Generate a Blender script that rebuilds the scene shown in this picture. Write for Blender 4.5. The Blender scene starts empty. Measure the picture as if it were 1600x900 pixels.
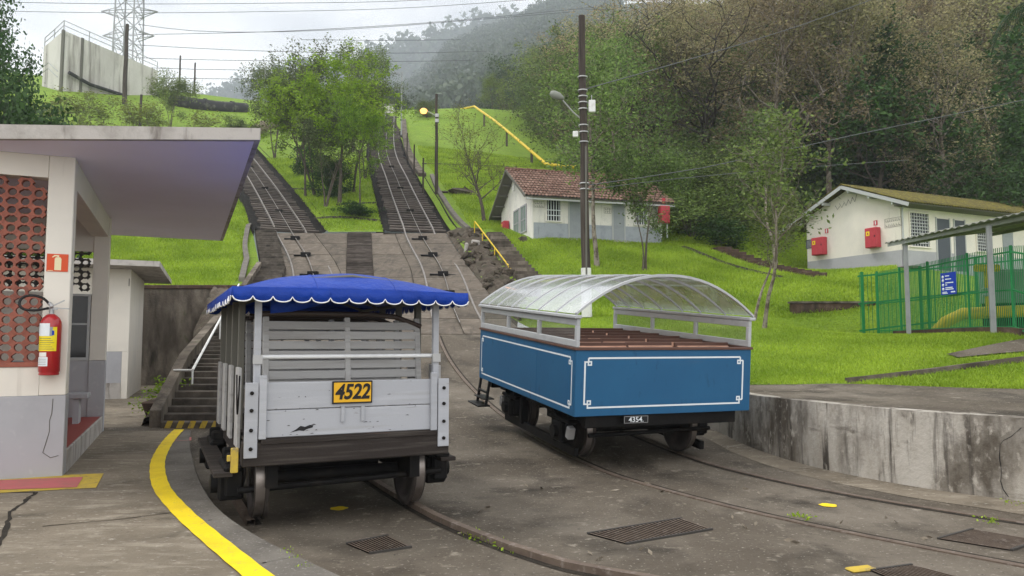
import bpy, math, random
import numpy as np
from mathutils import Vector, Matrix
R = math.radians
random.seed(7); rng = np.random.default_rng(7)
scene = bpy.context.scene
COL = scene.collection
# ------------------------------------------------------------------ camera
CAMH, F, TH = 1.69, 1160.0, math.atan(85/1160)
cam_d = bpy.data.cameras.new('camera'); cam = bpy.data.objects.new('camera', cam_d); COL.objects.link(cam)
cam.location = (0, 0, CAMH); cam.rotation_euler = (R(90)+TH, 0, 0)
cam_d.sensor_width = 36; cam_d.lens = 36*F/1600; cam_d.clip_start = 0.05; cam_d.clip_end = 3000
scene.camera = cam
# ------------------------------------------------------------------ world, sun, exposure
world = bpy.data.worlds.new('World'); scene.world = world; world.use_nodes = True
nt = world.node_tree; nt.nodes.clear()
SUN_EL, SUN_AZ = 58, -75          # degrees; azimuth from the view direction, negative = left
def N(t, typ, **k):
    n = t.nodes.new(typ)
    for a, v in k.items(): setattr(n, a, v)
    return n
def L(t, a, b): t.links.new(a, b)
out = N(nt, 'ShaderNodeOutputWorld'); bg = N(nt, 'ShaderNodeBackground'); bg.inputs['Strength'].default_value = 0.1
sky = N(nt, 'ShaderNodeTexSky'); sky.sky_type = 'NISHITA'; sky.sun_disc = False
sky.sun_elevation = R(SUN_EL); sky.sun_rotation = R(SUN_AZ); sky.dust_density = 4.0
tc = N(nt, 'ShaderNodeTexCoord')
mp = N(nt, 'ShaderNodeMapping'); mp.inputs['Scale'].default_value = (1.6, 1.6, 5)
L(nt, tc.outputs['Generated'], mp.inputs['Vector'])
ns = N(nt, 'ShaderNodeTexNoise'); ns.inputs['Scale'].default_value = 1.7; ns.inputs['Detail'].default_value = 7
L(nt, mp.outputs['Vector'], ns.inputs['Vector'])
cr = N(nt, 'ShaderNodeValToRGB')
cr.color_ramp.elements[0].position = .3; cr.color_ramp.elements[0].color = (9.4, 9.7, 10.4, 1)
cr.color_ramp.elements[1].position = .62; cr.color_ramp.elements[1].color = (19.4, 19.2, 18.8, 1)
L(nt, ns.outputs['Fac'], cr.inputs['Fac'])
mx = N(nt, 'ShaderNodeMix', data_type='RGBA'); mx.inputs['Factor'].default_value = .9
L(nt, sky.outputs['Color'], mx.inputs['A']); L(nt, cr.outputs['Color'], mx.inputs['B'])
L(nt, mx.outputs['Result'], bg.inputs['Color']); L(nt, bg.outputs['Background'], out.inputs['Surface'])
sun_d = bpy.data.lights.new('sun', 'SUN'); sun = bpy.data.objects.new('sun', sun_d); COL.objects.link(sun)
sun_d.energy = 1.5; sun_d.angle = R(12); sun_d.color = (1, .965, .91)
sd = Vector((math.sin(R(SUN_AZ))*math.cos(R(SUN_EL)), math.cos(R(SUN_AZ))*math.cos(R(SUN_EL)), math.sin(R(SUN_EL))))
sun.rotation_euler = sd.to_track_quat('Z', 'Y').to_euler(); sun.location = (0, 0, 300)
vs = scene.view_settings; vs.view_transform = 'Standard'; vs.look = 'None'; vs.gamma = 1; vs.exposure = 0.30
try: scene.display_settings.display_device = 'sRGB'
except Exception: pass
scene.render.engine = 'CYCLES'
cy = scene.cycles; cy.use_denoising = True; cy.max_bounces = 8; cy.transparent_max_bounces = 24
cy.volume_bounces = 1; cy.diffuse_bounces = 4
try: cy.denoising_prefilter = 'ACCURATE'
except Exception: pass
# ------------------------------------------------------------------ pixel -> place helpers
def ray(px, py):
    u, v = (px-800)/F, (450-py)/F
    return np.array([u, math.cos(TH)-v*math.sin(TH), math.sin(TH)+v*math.cos(TH)])
def W(px, py, Y):
    d = ray(px, py); t = Y/d[1]; return (d[0]*t, Y, CAMH+d[2]*t)
def G(px, py, z=0.0):
    d = ray(px, py); t = (z-CAMH)/d[2]; return (d[0]*t, d[1]*t, z)
# ------------------------------------------------------------------ materials
def mat(name, col, rough=.85, var=(), bump=None, metallic=0, spec=.3, rnd=0.0, attr=None, coat=0):
    m = bpy.data.materials.new(name); m.use_nodes = True; t = m.node_tree; t.nodes.clear()
    o = N(t, 'ShaderNodeOutputMaterial'); p = N(t, 'ShaderNodeBsdfPrincipled'); L(t, p.outputs[0], o.inputs[0])
    p.inputs['Roughness'].default_value = rough; p.inputs['Metallic'].default_value = metallic
    p.inputs['Specular IOR Level'].default_value = spec; p.inputs['Coat Weight'].default_value = coat
    tcn = N(t, 'ShaderNodeTexCoord'); oi = N(t, 'ShaderNodeObjectInfo')
    ad = N(t, 'ShaderNodeVectorMath', operation='MULTIPLY_ADD'); ad.inputs[1].default_value = (1, 1, 1)
    sc_ = N(t, 'ShaderNodeVectorMath', operation='SCALE'); sc_.inputs[0].default_value = (37, 19, 53)
    L(t, oi.outputs['Random'], sc_.inputs['Scale'])
    L(t, tcn.outputs['Object'], ad.inputs[0]); L(t, sc_.outputs[0], ad.inputs[2])
    vec = ad.outputs[0] if rnd else tcn.outputs['Object']
    def noise(s, det=6, ro=.6):
        n = N(t, 'ShaderNodeTexNoise'); n.inputs['Detail'].default_value = det; n.inputs['Roughness'].default_value = ro
        if isinstance(s, (tuple, list)):
            mm = N(t, 'ShaderNodeMapping'); mm.inputs['Scale'].default_value = s; L(t, vec, mm.inputs['Vector'])
            L(t, mm.outputs[0], n.inputs['Vector']); n.inputs['Scale'].default_value = 1
        else:
            L(t, vec, n.inputs['Vector']); n.inputs['Scale'].default_value = s
        return n.outputs['Fac']
    cur = None
    def mixin(f, a, b):
        x = N(t, 'ShaderNodeMix', data_type='RGBA'); L(t, f, x.inputs['Factor'])
        if a is None: x.inputs['A'].default_value = (*col, 1)
        else: L(t, a, x.inputs['A'])
        x.inputs['B'].default_value = (*b, 1); return x.outputs['Result']
    for (c2, s, lo, hi) in var:
        mr = N(t, 'ShaderNodeMapRange'); mr.inputs['From Min'].default_value = lo; mr.inputs['From Max'].default_value = hi
        L(t, noise(s), mr.inputs['Value']); cur = mixin(mr.outputs[0], cur, c2)
    if attr:
        at = N(t, 'ShaderNodeAttribute', attribute_name=attr[0]); cur = mixin(at.outputs['Fac'], cur, attr[1])
    if rnd:
        hs = N(t, 'ShaderNodeHueSaturation')
        mr = N(t, 'ShaderNodeMapRange'); mr.inputs['To Min'].default_value = 1-rnd; mr.inputs['To Max'].default_value = 1+rnd
        L(t, oi.outputs['Random'], mr.inputs['Value']); L(t, mr.outputs[0], hs.inputs['Value'])
        if cur is None: hs.inputs['Color'].default_value = (*col, 1)
        else: L(t, cur, hs.inputs['Color'])
        cur = hs.outputs[0]
    if cur is None: p.inputs['Base Color'].default_value = (*col, 1)
    else: L(t, cur, p.inputs['Base Color'])
    if bump:
        b = N(t, 'ShaderNodeBump'); b.inputs['Strength'].default_value = bump[1]; b.inputs['Distance'].default_value = bump[2] if len(bump) > 2 else .02
        L(t, noise(bump[0], 8, .65), b.inputs['Height']); L(t, b.outputs[0], p.inputs['Normal'])
    return m
def foliage(name, dark, light, tr=.3, rnd=.15, hue=.02):
    m = bpy.data.materials.new(name); m.use_nodes = True; t = m.node_tree; t.nodes.clear()
    o = N(t, 'ShaderNodeOutputMaterial')
    at = N(t, 'ShaderNodeAttribute', attribute_name='tint'); oi = N(t, 'ShaderNodeObjectInfo')
    x = N(t, 'ShaderNodeMix', data_type='RGBA'); L(t, at.outputs['Fac'], x.inputs['Factor'])
    x.inputs['A'].default_value = (*dark, 1); x.inputs['B'].default_value = (*light, 1)
    hs = N(t, 'ShaderNodeHueSaturation'); L(t, x.outputs['Result'], hs.inputs['Color'])
    for sock, lo, hi in (('Value', 1-rnd, 1+rnd), ('Hue', .5-hue, .5+hue)):
        mr = N(t, 'ShaderNodeMapRange'); mr.inputs['To Min'].default_value = lo; mr.inputs['To Max'].default_value = hi
        if sock == 'Hue':
            q = N(t, 'ShaderNodeMath', operation='MULTIPLY'); q.inputs[1].default_value = 7.31; L(t, oi.outputs['Random'], q.inputs[0])
            f = N(t, 'ShaderNodeMath', operation='FRACT'); L(t, q.outputs[0], f.inputs[0]); L(t, f.outputs[0], mr.inputs['Value'])
        else: L(t, oi.outputs['Random'], mr.inputs['Value'])
        L(t, mr.outputs[0], hs.inputs[sock])
    d = N(t, 'ShaderNodeBsdfPrincipled'); d.inputs['Roughness'].default_value = .55; d.inputs['Specular IOR Level'].default_value = .25
    L(t, hs.outputs[0], d.inputs['Base Color'])
    tl = N(t, 'ShaderNodeBsdfTranslucent'); L(t, hs.outputs[0], tl.inputs['Color'])
    ms = N(t, 'ShaderNodeMixShader'); ms.inputs[0].default_value = tr
    L(t, d.outputs[0], ms.inputs[1]); L(t, tl.outputs[0], ms.inputs[2]); L(t, ms.outputs[0], o.inputs[0])
    return m
def emit(name, col, s):
    m = bpy.data.materials.new(name); m.use_nodes = True; t = m.node_tree; t.nodes.clear()
    o = N(t, 'ShaderNodeOutputMaterial'); e = N(t, 'ShaderNodeEmission'); e.inputs[0].default_value = (*col, 1); e.inputs[1].default_value = s
    L(t, e.outputs[0], o.inputs[0]); return m
def sheet(name, tint, gl=.12, diff=(.8, .82, .85), df=.12, rough=.08):
    m = bpy.data.materials.new(name); m.use_nodes = True; t = m.node_tree; t.nodes.clear()
    o = N(t, 'ShaderNodeOutputMaterial'); tr = N(t, 'ShaderNodeBsdfTransparent'); tr.inputs[0].default_value = (*tint, 1)
    g = N(t, 'ShaderNodeBsdfGlossy'); g.inputs['Roughness'].default_value = rough
    d = N(t, 'ShaderNodeBsdfDiffuse'); d.inputs[0].default_value = (*diff, 1)
    lw = N(t, 'ShaderNodeLayerWeight'); lw.inputs['Blend'].default_value = .5
    pw = N(t, 'ShaderNodeMath', operation='POWER'); pw.inputs[1].default_value = 4.0; L(t, lw.outputs['Facing'], pw.inputs[0])
    mr = N(t, 'ShaderNodeMath', operation='MULTIPLY_ADD'); mr.inputs[1].default_value = .75; mr.inputs[2].default_value = gl
    mr.use_clamp = True
    L(t, pw.outputs[0], mr.inputs[0])
    tcn = N(t, 'ShaderNodeTexCoord'); n = N(t, 'ShaderNodeTexNoise'); n.inputs['Scale'].default_value = 3; n.inputs['Detail'].default_value = 6
    L(t, tcn.outputs['Object'], n.inputs['Vector'])
    m2 = N(t, 'ShaderNodeMapRange'); m2.inputs['From Min'].default_value = .35; m2.inputs['From Max'].default_value = .75
    m2.inputs['To Min'].default_value = df*.75; m2.inputs['To Max'].default_value = df*1.3; L(t, n.outputs['Fac'], m2.inputs['Value'])
    a = N(t, 'ShaderNodeMixShader'); L(t, m2.outputs[0], a.inputs[0]); L(t, tr.outputs[0], a.inputs[1]); L(t, d.outputs[0], a.inputs[2])
    b = N(t, 'ShaderNodeMixShader'); L(t, mr.outputs[0], b.inputs[0]); L(t, a.outputs[0], b.inputs[1]); L(t, g.outputs[0], b.inputs[2])
    L(t, b.outputs[0], o.inputs[0]); return m
M = {}
M['yard'] = mat('yard_concrete', (.105, .087, .067), .75, [((.18, .155, .124), .42, .44, .64), ((.050, .042, .033), .9, .52, .68), ((.30, .265, .215), 5, .60, .74), ((.04, .034, .027), (.9, .3, 1), .55, .70), ((.34, .31, .265), 28, .60, .70), ((.05, .042, .034), 22, .60, .72)], (30, .8, .02))
M['platform'] = mat('platform_concrete', (.22, .186, .142), .85, [((.14, .118, .09), .8, .45, .66), ((.31, .272, .215), (2.2, 6, 1), .52, .70), ((.11, .094, .072), 2.2, .57, .74), ((.46, .42, .36), (14, 30, 14), .60, .72), ((.12, .10, .08), 24, .60, .74)], (26, .8, .018))
M['curb'] = mat('curb_concrete', (.17, .155, .135), .85, [((.10, .09, .078), 2, .42, .7), ((.34, .32, .29), 35, .58, .75)], (40, .6, .015))
M['slab'] = mat('ramp_slab', (.145, .120, .096), .8, [((.085, .072, .058), 1.2, .42, .7), ((.20, .172, .142), 4, .5, .75), ((.06, .052, .042), (3, .5, 1), .56, .74)], (30, .4, .01), rnd=.14)
M['dark'] = mat('wet_soil', (.03, .026, .021), .9, [((.06, .05, .04), 6, .45, .7)], (20, .6, .03))
M['sleeper'] = mat('sleeper_wood', (.07, .058, .050), .85, [((.14, .12, .105), (2, 10, 10), .42, .7)], (18, .6, .02), rnd=.35)
M['ballast'] = mat('track_bed', (.012, .011, .010), .95, [((.035, .031, .027), 3, .5, .7)], (25, .8, .05))
M['rail'] = mat('rail_steel', (.22, .20, .185), .5, [((.30, .28, .26), 3, .5, .7), ((.14, .11, .09), 5, .55, .7)], metallic=.2)
M['railrust'] = mat('rail_rust', (.14, .105, .08), .65, [((.085, .06, .045), 5, .45, .7), ((.26, .22, .19), 14, .55, .75)], (30, .3, .01))
M['wallstain'] = mat('stained_wall', (.50, .465, .41), .85, [((.34, .305, .255), (2, 2, 1.2), .44, .66), ((.105, .088, .068), (1.3, 1.3, .55), .48, .63), ((.06, .05, .04), (7, 7, .55), .56, .68), ((.48, .44, .38), (12, 12, 6), .56, .72), ((.10, .085, .066), (5, 5, 4), .62, .74), ((.09, .075, .058), (1.0, 1.0, 3.5), .60, .72)], (18, .7, .02))
M['oldwall'] = mat('old_wall', (.12, .10, .08), .9, [((.25, .215, .175), (1.4, 1.4, .7), .46, .68), ((.05, .042, .034), (2.2, 2.2, .6), .45, .68), ((.08, .09, .04), 2.2, .6, .75)], (12, .7, .05))
M['rock'] = mat('rubble_rock', (.085, .068, .052), .92, [((.19, .16, .13), 4, .45, .7), ((.05, .05, .03), 2, .5, .7)], (9, .9, .09), rnd=.2)
M['brownwall'] = mat('brown_wall', (.075, .045, .03), .9, [((.15, .11, .085), 3, .5, .72), ((.035, .025, .02), (4, 4, .6), .45, .7)], (12, .6, .03))
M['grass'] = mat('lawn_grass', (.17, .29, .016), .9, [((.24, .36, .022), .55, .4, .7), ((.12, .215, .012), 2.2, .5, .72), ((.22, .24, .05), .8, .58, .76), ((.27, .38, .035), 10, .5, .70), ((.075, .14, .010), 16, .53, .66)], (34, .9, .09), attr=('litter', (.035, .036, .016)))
M['hill'] = mat('hill_ground', (.035, .05, .022), .95, [((.06, .075, .03), .05, .4, .7)])
M['white'] = mat('white_wall', (.77, .725, .645), .8, [((.66, .63, .57), .8, .45, .75), ((.5, .46, .40), (6, 6, .6), .62, .82)], (60, .12, .004))
M['wgrey'] = mat('house_white_grey', (.78, .755, .70), .8, [((.58, .57, .55), 1.5, .5, .75), ((.42, .40, .37), (5, 5, .5), .6, .8)], (50, .12, .004))
M['dado'] = mat('grey_dado', (.40, .40, .42), .8, [((.34, .34, .36), 1.2, .45, .7), ((.5, .5, .5), 9, .6, .8)], (60, .1, .004))
M['dadoblue'] = mat('blue_grey_dado', (.36, .39, .43), .8, [((.28, .305, .34), 2.2, .5, .7), ((.22, .23, .24), (5, 5, .6), .62, .8)], (60, .1, .004))
M['soffit'] = mat('violet_cast_soffit', (.82, .78, .93), .7, [((.76, .72, .84), .5, .4, .7)])  # white paint, with its violet colour cast put into the base colour
M['fascia'] = mat('weathered_fascia', (.46, .43, .40), .88, [((.30, .275, .25), 3, .45, .7), ((.12, .10, .085), (6, 6, 1.2), .55, .72)], (40, .4, .012))
M['terra'] = mat('terracotta', (.30, .105, .072), .85, [((.22, .08, .06), 5, .4, .7)], (60, .2, .005), rnd=.12)
M['dblock'] = mat('dark_block', (.06, .055, .05), .9)
M['redfloor'] = mat('red_floor', (.28, .05, .04), .6)
M['red'] = mat('red_enamel', (.42, .018, .022), .28, [((.36, .014, .018), 6, .45, .7)], coat=.3, spec=.5)
M['redbox'] = mat('red_cabinet', (.50, .055, .075), .6, [((.43, .045, .06), 4, .45, .7)])
M['orange'] = mat('sign_orange', (.66, .085, .025), .5)
M['cream'] = mat('sign_cream', (.80, .72, .45), .5)
M['yellow'] = mat('yellow_line', (.84, .62, .012), .75, [((.68, .47, .02), 3, .45, .75), ((.45, .36, .12), 22, .60, .74), ((.32, .26, .12), 7, .64, .76)], (30, .5, .01))
M['yellowold'] = mat('old_yellow_paint', (.52, .37, .05), .8, [((.38, .28, .07), 9, .45, .7), ((.2, .16, .1), 16, .58, .7)])
M['redpaint'] = mat('faded_red_paint', (.48, .13, .13), .8, [((.38, .14, .12), 6, .45, .7), ((.25, .17, .14), 14, .6, .75)])
M['ylabel'] = mat('yellow_label', (.85, .68, .02), .4)
M['pipeyel'] = mat('yellow_pipe', (.74, .52, .02), .5, [((.40, .31, .04), 3, .5, .75)])
M['plate'] = mat('amber_plate', (.76, .42, .018), .45)
M['black'] = mat('black_paint', (.012, .012, .013), .5)
M['iron'] = mat('black_iron', (.009, .0085, .0085), .6, [((.022, .019, .016), 6, .5, .72)], (25, .3, .01))
M['wheel'] = mat('wheel_steel', (.05, .042, .038), .5, [((.10, .085, .075), 5, .45, .7)], metallic=.3)
M['tread'] = mat('wheel_tread', (.30, .27, .25), .35, [((.18, .15, .13), 6, .45, .7)], metallic=.8)
M['cartgrey'] = mat('grey_boards', (.39, .40, .43), .75, [((.45, .46, .49), (.8, 8, 8), .5, .7), ((.36, .36, .37), (1.2, 12, 18), .56, .75), ((.13, .11, .095), (3, 14, 26), .68, .78)], (40, .2, .006), rnd=.06)
M['slatgrey'] = mat('grey_slats', (.37, .365, .36), .75, [((.28, .27, .26), (1, 9, 12), .5, .7), ((.14, .12, .1), (3, 18, 30), .68, .78)], (40, .2, .006), rnd=.1)
M['darkwood'] = mat('weathered_beam', (.036, .030, .027), .85, [((.085, .074, .065), (1, 10, 24), .5, .72), ((.13, .07, .045), (1.5, 10, 10), .64, .78)], (30, .5, .012))
M['handwood'] = mat('dark_handrail', (.05, .035, .028), .5)
M['blue'] = mat('blue_tarp', (.004, .043, .33), .5, [((.003, .032, .25), 2.5, .4, .7), ((.012, .055, .34), (2, 7, 7), .58, .75)], (2.4, .7, .07), spec=.25)
M['stair'] = mat('stair_concrete', (.085, .073, .060), .9, [((.15, .13, .11), 4, .45, .7), ((.04, .035, .03), 1.5, .5, .7)], (20, .6, .015), rnd=.15)
M['cartblue'] = mat('blue_panel', (.015, .098, .215), .5, [((.018, .112, .235), 1.2, .4, .7), ((.03, .105, .21), (1, 1, 6), .62, .8), ((.008,.06,.14),(9,9,3),.6,.75)], (20, .12, .004), spec=.3)
M['lining'] = mat('white_lining', (.74, .78, .80), .5)
M['piping'] = mat('white_piping', (.82, .82, .82), .6)
M['alu'] = mat('grey_frame', (.47, .48, .49), .5, [((.40, .41, .42), 5, .5, .7)], metallic=.15)
M['aluw'] = mat('white_frame', (.68, .69, .70), .45, [((.56, .57, .58), 5, .5, .7)])
M['redwood'] = mat('varnished_wood', (.52, .27, .175), .35, [((.64, .38, .26), (1, 12, 12), .42, .7), ((.12, .045, .03), (2, 18, 18), .55, .72)], rnd=.2, spec=.5)
M['rimwood'] = mat('rim_wood', (.115, .06, .045), .45)
M['acrylic'] = sheet('acrylic_sheet', (.80, .82, .82), .24, (.84, .86, .88), .44)
M['glass'] = sheet('window_sheet', (.72, .75, .72), .04, (.6, .6, .58), .10)
M['pane'] = mat('dark_pane', (.02, .024, .028), .1, spec=.6)
M['tile'] = mat('roof_tile', (.14, .068, .048), .85, [((.22, .13, .095), 3, .42, .66), ((.07, .045, .035), 7, .5, .7), ((.10, .10, .05), 1.1, .58, .75)], (30, .4, .015), attr=('tint', (.30, .19, .145)))
M['moss'] = mat('mossy_sheet', (.15, .125, .022), .95, [((.075, .066, .03), 3, .4, .62), ((.24, .21, .04), 9, .5, .7), ((.10, .09, .06), 6, .58, .72)], (20, .8, .04))
M['trim'] = mat('grey_trim', (.45, .46, .46), .7)
M['doorgrey'] = mat('grey_door', (.30, .325, .345), .6, [((.26, .28, .30), 2, .45, .7)])
M['doordark'] = mat('dark_door', (.075, .085, .105), .6)
M['soffdark'] = mat('eave_board', (.14, .135, .115), .85)
M['green'] = mat('green_bars', (.014, .20, .06), .5, rnd=.12)
M['signblue'] = mat('sign_blue', (.008, .04, .38), .5)
M['tin'] = mat('tin_roof', (.20, .205, .18), .6, [((.30, .30, .27), 2, .45, .7), ((.10, .11, .085), 4, .5, .7)])
M['galv'] = mat('galvanised_post', (.36, .37, .37), .5, [((.27, .28, .28), 5, .45, .7)], metallic=.3)
M['cabinet'] = mat('grey_cabinet', (.20, .26, .23), .6)
M['pole'] = mat('pole_wood', (.048, .037, .030), .85, [((.10, .08, .066), (12, 12, .6), .5, .68), ((.02, .016, .014), (9, 9, .4), .55, .7)], (30, .5, .012))
M['whitewash'] = mat('whitewash', (.72, .72, .70), .85, [((.5, .48, .45), 5, .52, .75)])
M['galvband'] = mat('band_steel', (.42, .42, .42), .45, metallic=.4)
M['lampgrey'] = mat('lamp_housing', (.20, .21, .18), .6)
M['conc2'] = mat('reservoir_concrete', (.62, .60, .56), .9, [((.45, .43, .40), (.25, .25, .1), .45, .68), ((.22, .20, .18), (.9, .9, .08), .54, .7), ((.20, .20, .17), .35, .6, .75)], (3, .3, .08))
M['pylon'] = mat('pylon_steel', (.36, .37, .38), .6)
M['wire'] = mat('cable_grey', (.10, .105, .11), .7)
M['pipeblack'] = mat('black_pipe', (.03, .028, .03), .8, [((.12, .12, .10), 1.2, .55, .7)])
M['pipetan'] = mat('tan_pipe', (.23, .19, .125), .8, [((.15, .125, .08), 1.5, .45, .7)])
M['bark'] = mat('bark_brown', (.11, .09, .07), .95, [((.06, .05, .04), 6, .45, .7), ((.21, .19, .16), 3, .58, .75)], (25, .6, .02))
M['barkpale'] = mat('bark_pale', (.27, .235, .19), .9, [((.11, .085, .065), (5, 5, 2.5), .46, .58), ((.05, .04, .032), 9, .56, .68)], (20, .5, .02))
M['barkdark'] = mat('bark_dark', (.042, .034, .028), .95, [((.075, .063, .052), 5, .5, .7)], (20, .6, .02))
M['pit_shade'] = mat('drain_pit_shade', (.008, .0075, .007), 1.0, spec=0.0)  # matt black that paints the shade down inside the drains
for k_ in ('yard', 'platform', 'curb', 'slab', 'iron', 'dark', 'ballast', 'sleeper', 'rock', 'oldwall', 'darkwood', 'stair'):
    M[k_].node_tree.nodes['Principled BSDF'].inputs['Specular IOR Level'].default_value = .12
M['rung'] = mat('step_iron', (.05, .045, .04), .7)
# ------------------------------------------------------------------ mesh builder and object helpers
def basis(d):
    d = Vector(d).normalized(); a = Vector((0, 0, 1)) if abs(d.z) < .95 else Vector((1, 0, 0))
    u = d.cross(a).normalized(); return u, u.cross(d).normalized()
class MB:
    def __init__(s): s.v = []; s.f = []; s.sm = []
    def add(s, vs, fs, smooth=False):
        b = len(s.v); s.v += [tuple(map(float, p)) for p in vs]; s.f += [tuple(b+i for i in f) for f in fs]; s.sm += [smooth]*len(fs); return s
    def box(s, x0, x1, y0, y1, z0, z1):
        return s.add([(x0,y0,z0),(x1,y0,z0),(x1,y1,z0),(x0,y1,z0),(x0,y0,z1),(x1,y0,z1),(x1,y1,z1),(x0,y1,z1)],
                     [(0,3,2,1),(4,5,6,7),(0,1,5,4),(1,2,6,5),(2,3,7,6),(3,0,4,7)])
    def bar(s, a, b, w, h, up=(0,0,1)):
        a, b = Vector(a), Vector(b); d = (b-a).normalized(); r = d.cross(Vector(up)).normalized(); u = r.cross(d)
        vs = []
        for p in (a, b):
            for i, j in ((-1,-1),(1,-1),(1,1),(-1,1)): vs.append(p+r*(i*w/2)+u*(j*h/2))
        return s.add(vs, [(0,3,2,1)[::-1],(4,5,6,7)[::-1],(0,1,5,4)[::-1],(1,2,6,5)[::-1],(2,3,7,6)[::-1],(3,0,4,7)[::-1]])
    def tube(s, pts, r, n=8, cap=True, smooth=True):
        pts = [Vector(p) for p in pts]; k = len(pts); rs = r if isinstance(r, (list, tuple)) else [r]*k
        vs = []; u0 = None
        for i, p in enumerate(pts):
            d = (pts[min(i+1, k-1)]-pts[max(i-1, 0)]).normalized()
            if u0 is None: u0, _ = basis(d)
            u = (u0-d*u0.dot(d)).normalized(); w = d.cross(u); u0 = u
            for j in range(n):
                a = 2*math.pi*j/n; vs.append(p+(u*math.cos(a)+w*math.sin(a))*rs[i])
        fs = [(i*n+j, i*n+(j+1)%n, (i+1)*n+(j+1)%n, (i+1)*n+j) for i in range(k-1) for j in range(n)]
        s.add(vs, fs, smooth)
        if cap: s.add(vs[:n][::-1], [tuple(range(n))]); s.add(vs[-n:], [tuple(range(n))])
        return s
    def lathe(s, prof, n=24, axis='z', c=(0,0,0), smooth=True):
        vs = []
        for (r, h) in prof:
            for j in range(n):
                a = 2*math.pi*j/n; x, y = r*math.cos(a), r*math.sin(a)
                p = (x, y, h) if axis == 'z' else ((h, x, y) if axis == 'x' else (y, h, x))
                vs.append((p[0]+c[0], p[1]+c[1], p[2]+c[2]))
        k = len(prof)
        return s.add(vs, [(i*n+j, i*n+(j+1)%n, (i+1)*n+(j+1)%n, (i+1)*n+j) for i in range(k-1) for j in range(n)], smooth)
    def prism(s, poly, z0, z1):
        n = len(poly); vs = [(p[0], p[1], (p[2] if len(p) > 2 else 0)+z0) for p in poly]+[(p[0], p[1], (p[2] if len(p) > 2 else 0)+z1) for p in poly]
        return s.add(vs, [tuple(range(n))[::-1], tuple(range(n, 2*n))]+[(i, (i+1)%n, n+(i+1)%n, n+i) for i in range(n)])
    def grid(s, P, smooth=True):
        a, b = len(P), len(P[0])
        return s.add([p for row in P for p in row], [(i*b+j, i*b+j+1, (i+1)*b+j+1, (i+1)*b+j) for i in range(a-1) for j in range(b-1)], smooth)
    def mesh(s, name, m):
        me = bpy.data.meshes.new(name); me.from_pydata(s.v, [], s.f); me.polygons.foreach_set('use_smooth', s.sm)
        if m: me.materials.append(M[m] if isinstance(m, str) else m)
        me.update(); return me
    def build(s, name, m, parent=None, bevel=0, **kw):
        return ob(name, s.mesh(name, m), parent, bevel, **kw)
def ob(name, me, parent=None, bevel=0, loc=None, rot=None, label=None, cat=None, group=None, kind=None, scale=None):
    o = bpy.data.objects.new(name, me); COL.objects.link(o)
    if parent: o.parent = parent
    if loc is not None: o.location = loc
    if rot is not None: o.rotation_euler = rot
    if scale is not None: o.scale = scale
    for k, v in (('label', label), ('category', cat), ('group', group), ('kind', kind)):
        if v: o[k] = v
    if bevel:
        b = o.modifiers.new('bevel', 'BEVEL'); b.width = bevel; b.segments = 1; b.limit_method = 'ANGLE'
    return o
def thing(name, label, cat, loc=(0,0,0), rz=0, group=None, rx=0):
    o = ob(name, None, None, 0, loc, (rx, 0, rz), label, cat, group); o.empty_display_size = .2; return o
def npmesh(name, V, Fc, m, tint=None, smooth=False, attrs=None):
    V = np.asarray(V, np.float32); Fc = np.asarray(Fc, np.int32); k = Fc.shape[1]
    me = bpy.data.meshes.new(name); me.vertices.add(len(V)); me.vertices.foreach_set('co', V.ravel())
    me.loops.add(Fc.size); me.loops.foreach_set('vertex_index', Fc.ravel())
    me.polygons.add(len(Fc)); me.polygons.foreach_set('loop_start', np.arange(len(Fc), dtype=np.int32)*k)
    try: me.polygons.foreach_set('loop_total', np.full(len(Fc), k, np.int32))
    except Exception: pass
    me.polygons.foreach_set('use_smooth', np.full(len(Fc), smooth))
    if tint is not None:
        a = me.attributes.new('tint', 'FLOAT', 'FACE'); a.data.foreach_set('value', np.asarray(tint, np.float32))
    for nm, val in (attrs or {}).items():
        a = me.attributes.new(nm, 'FLOAT', 'POINT'); a.data.foreach_set('value', np.asarray(val, np.float32))
    if m: me.materials.append(M[m] if isinstance(m, str) else m)
    me.update(calc_edges=True); me.validate(); return me
_fc = {}
def textmesh(body, size, m, shear=0, bold=0, name='lettering'):
    c = bpy.data.curves.new(name, 'FONT'); c.body = body; c.size = size; c.shear = shear; c.offset = bold
    c.align_x = 'CENTER'; c.align_y = 'CENTER'; c.extrude = .002; c.resolution_u = 3
    t = bpy.data.objects.new(name, c); COL.objects.link(t); dg = bpy.context.evaluated_depsgraph_get()
    me = bpy.data.meshes.new_from_object(t.evaluated_get(dg)); bpy.data.objects.remove(t); me.name = name
    me.materials.clear(); me.materials.append(M[m]); return me
FRONT = (R(90), 0, 0)     # turns flat lettering so that it faces local -Y
def spline(pts, step=.4):
    P = np.array(pts, float); Q = np.vstack([2*P[0]-P[1], P, 2*P[-1]-P[-2]]); o = []
    for i in range(1, len(Q)-2):
        n = max(2, int(np.linalg.norm(Q[i+1]-Q[i])/step))
        for t in np.linspace(0, 1, n, endpoint=False):
            a, b, c, d = Q[i-1:i+3]
            o.append(.5*((2*b)+(-a+c)*t+(2*a-5*b+4*c-d)*t*t+(-a+3*b-3*c+d)*t**3))
    o.append(P[-1]); return np.array(o)
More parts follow.
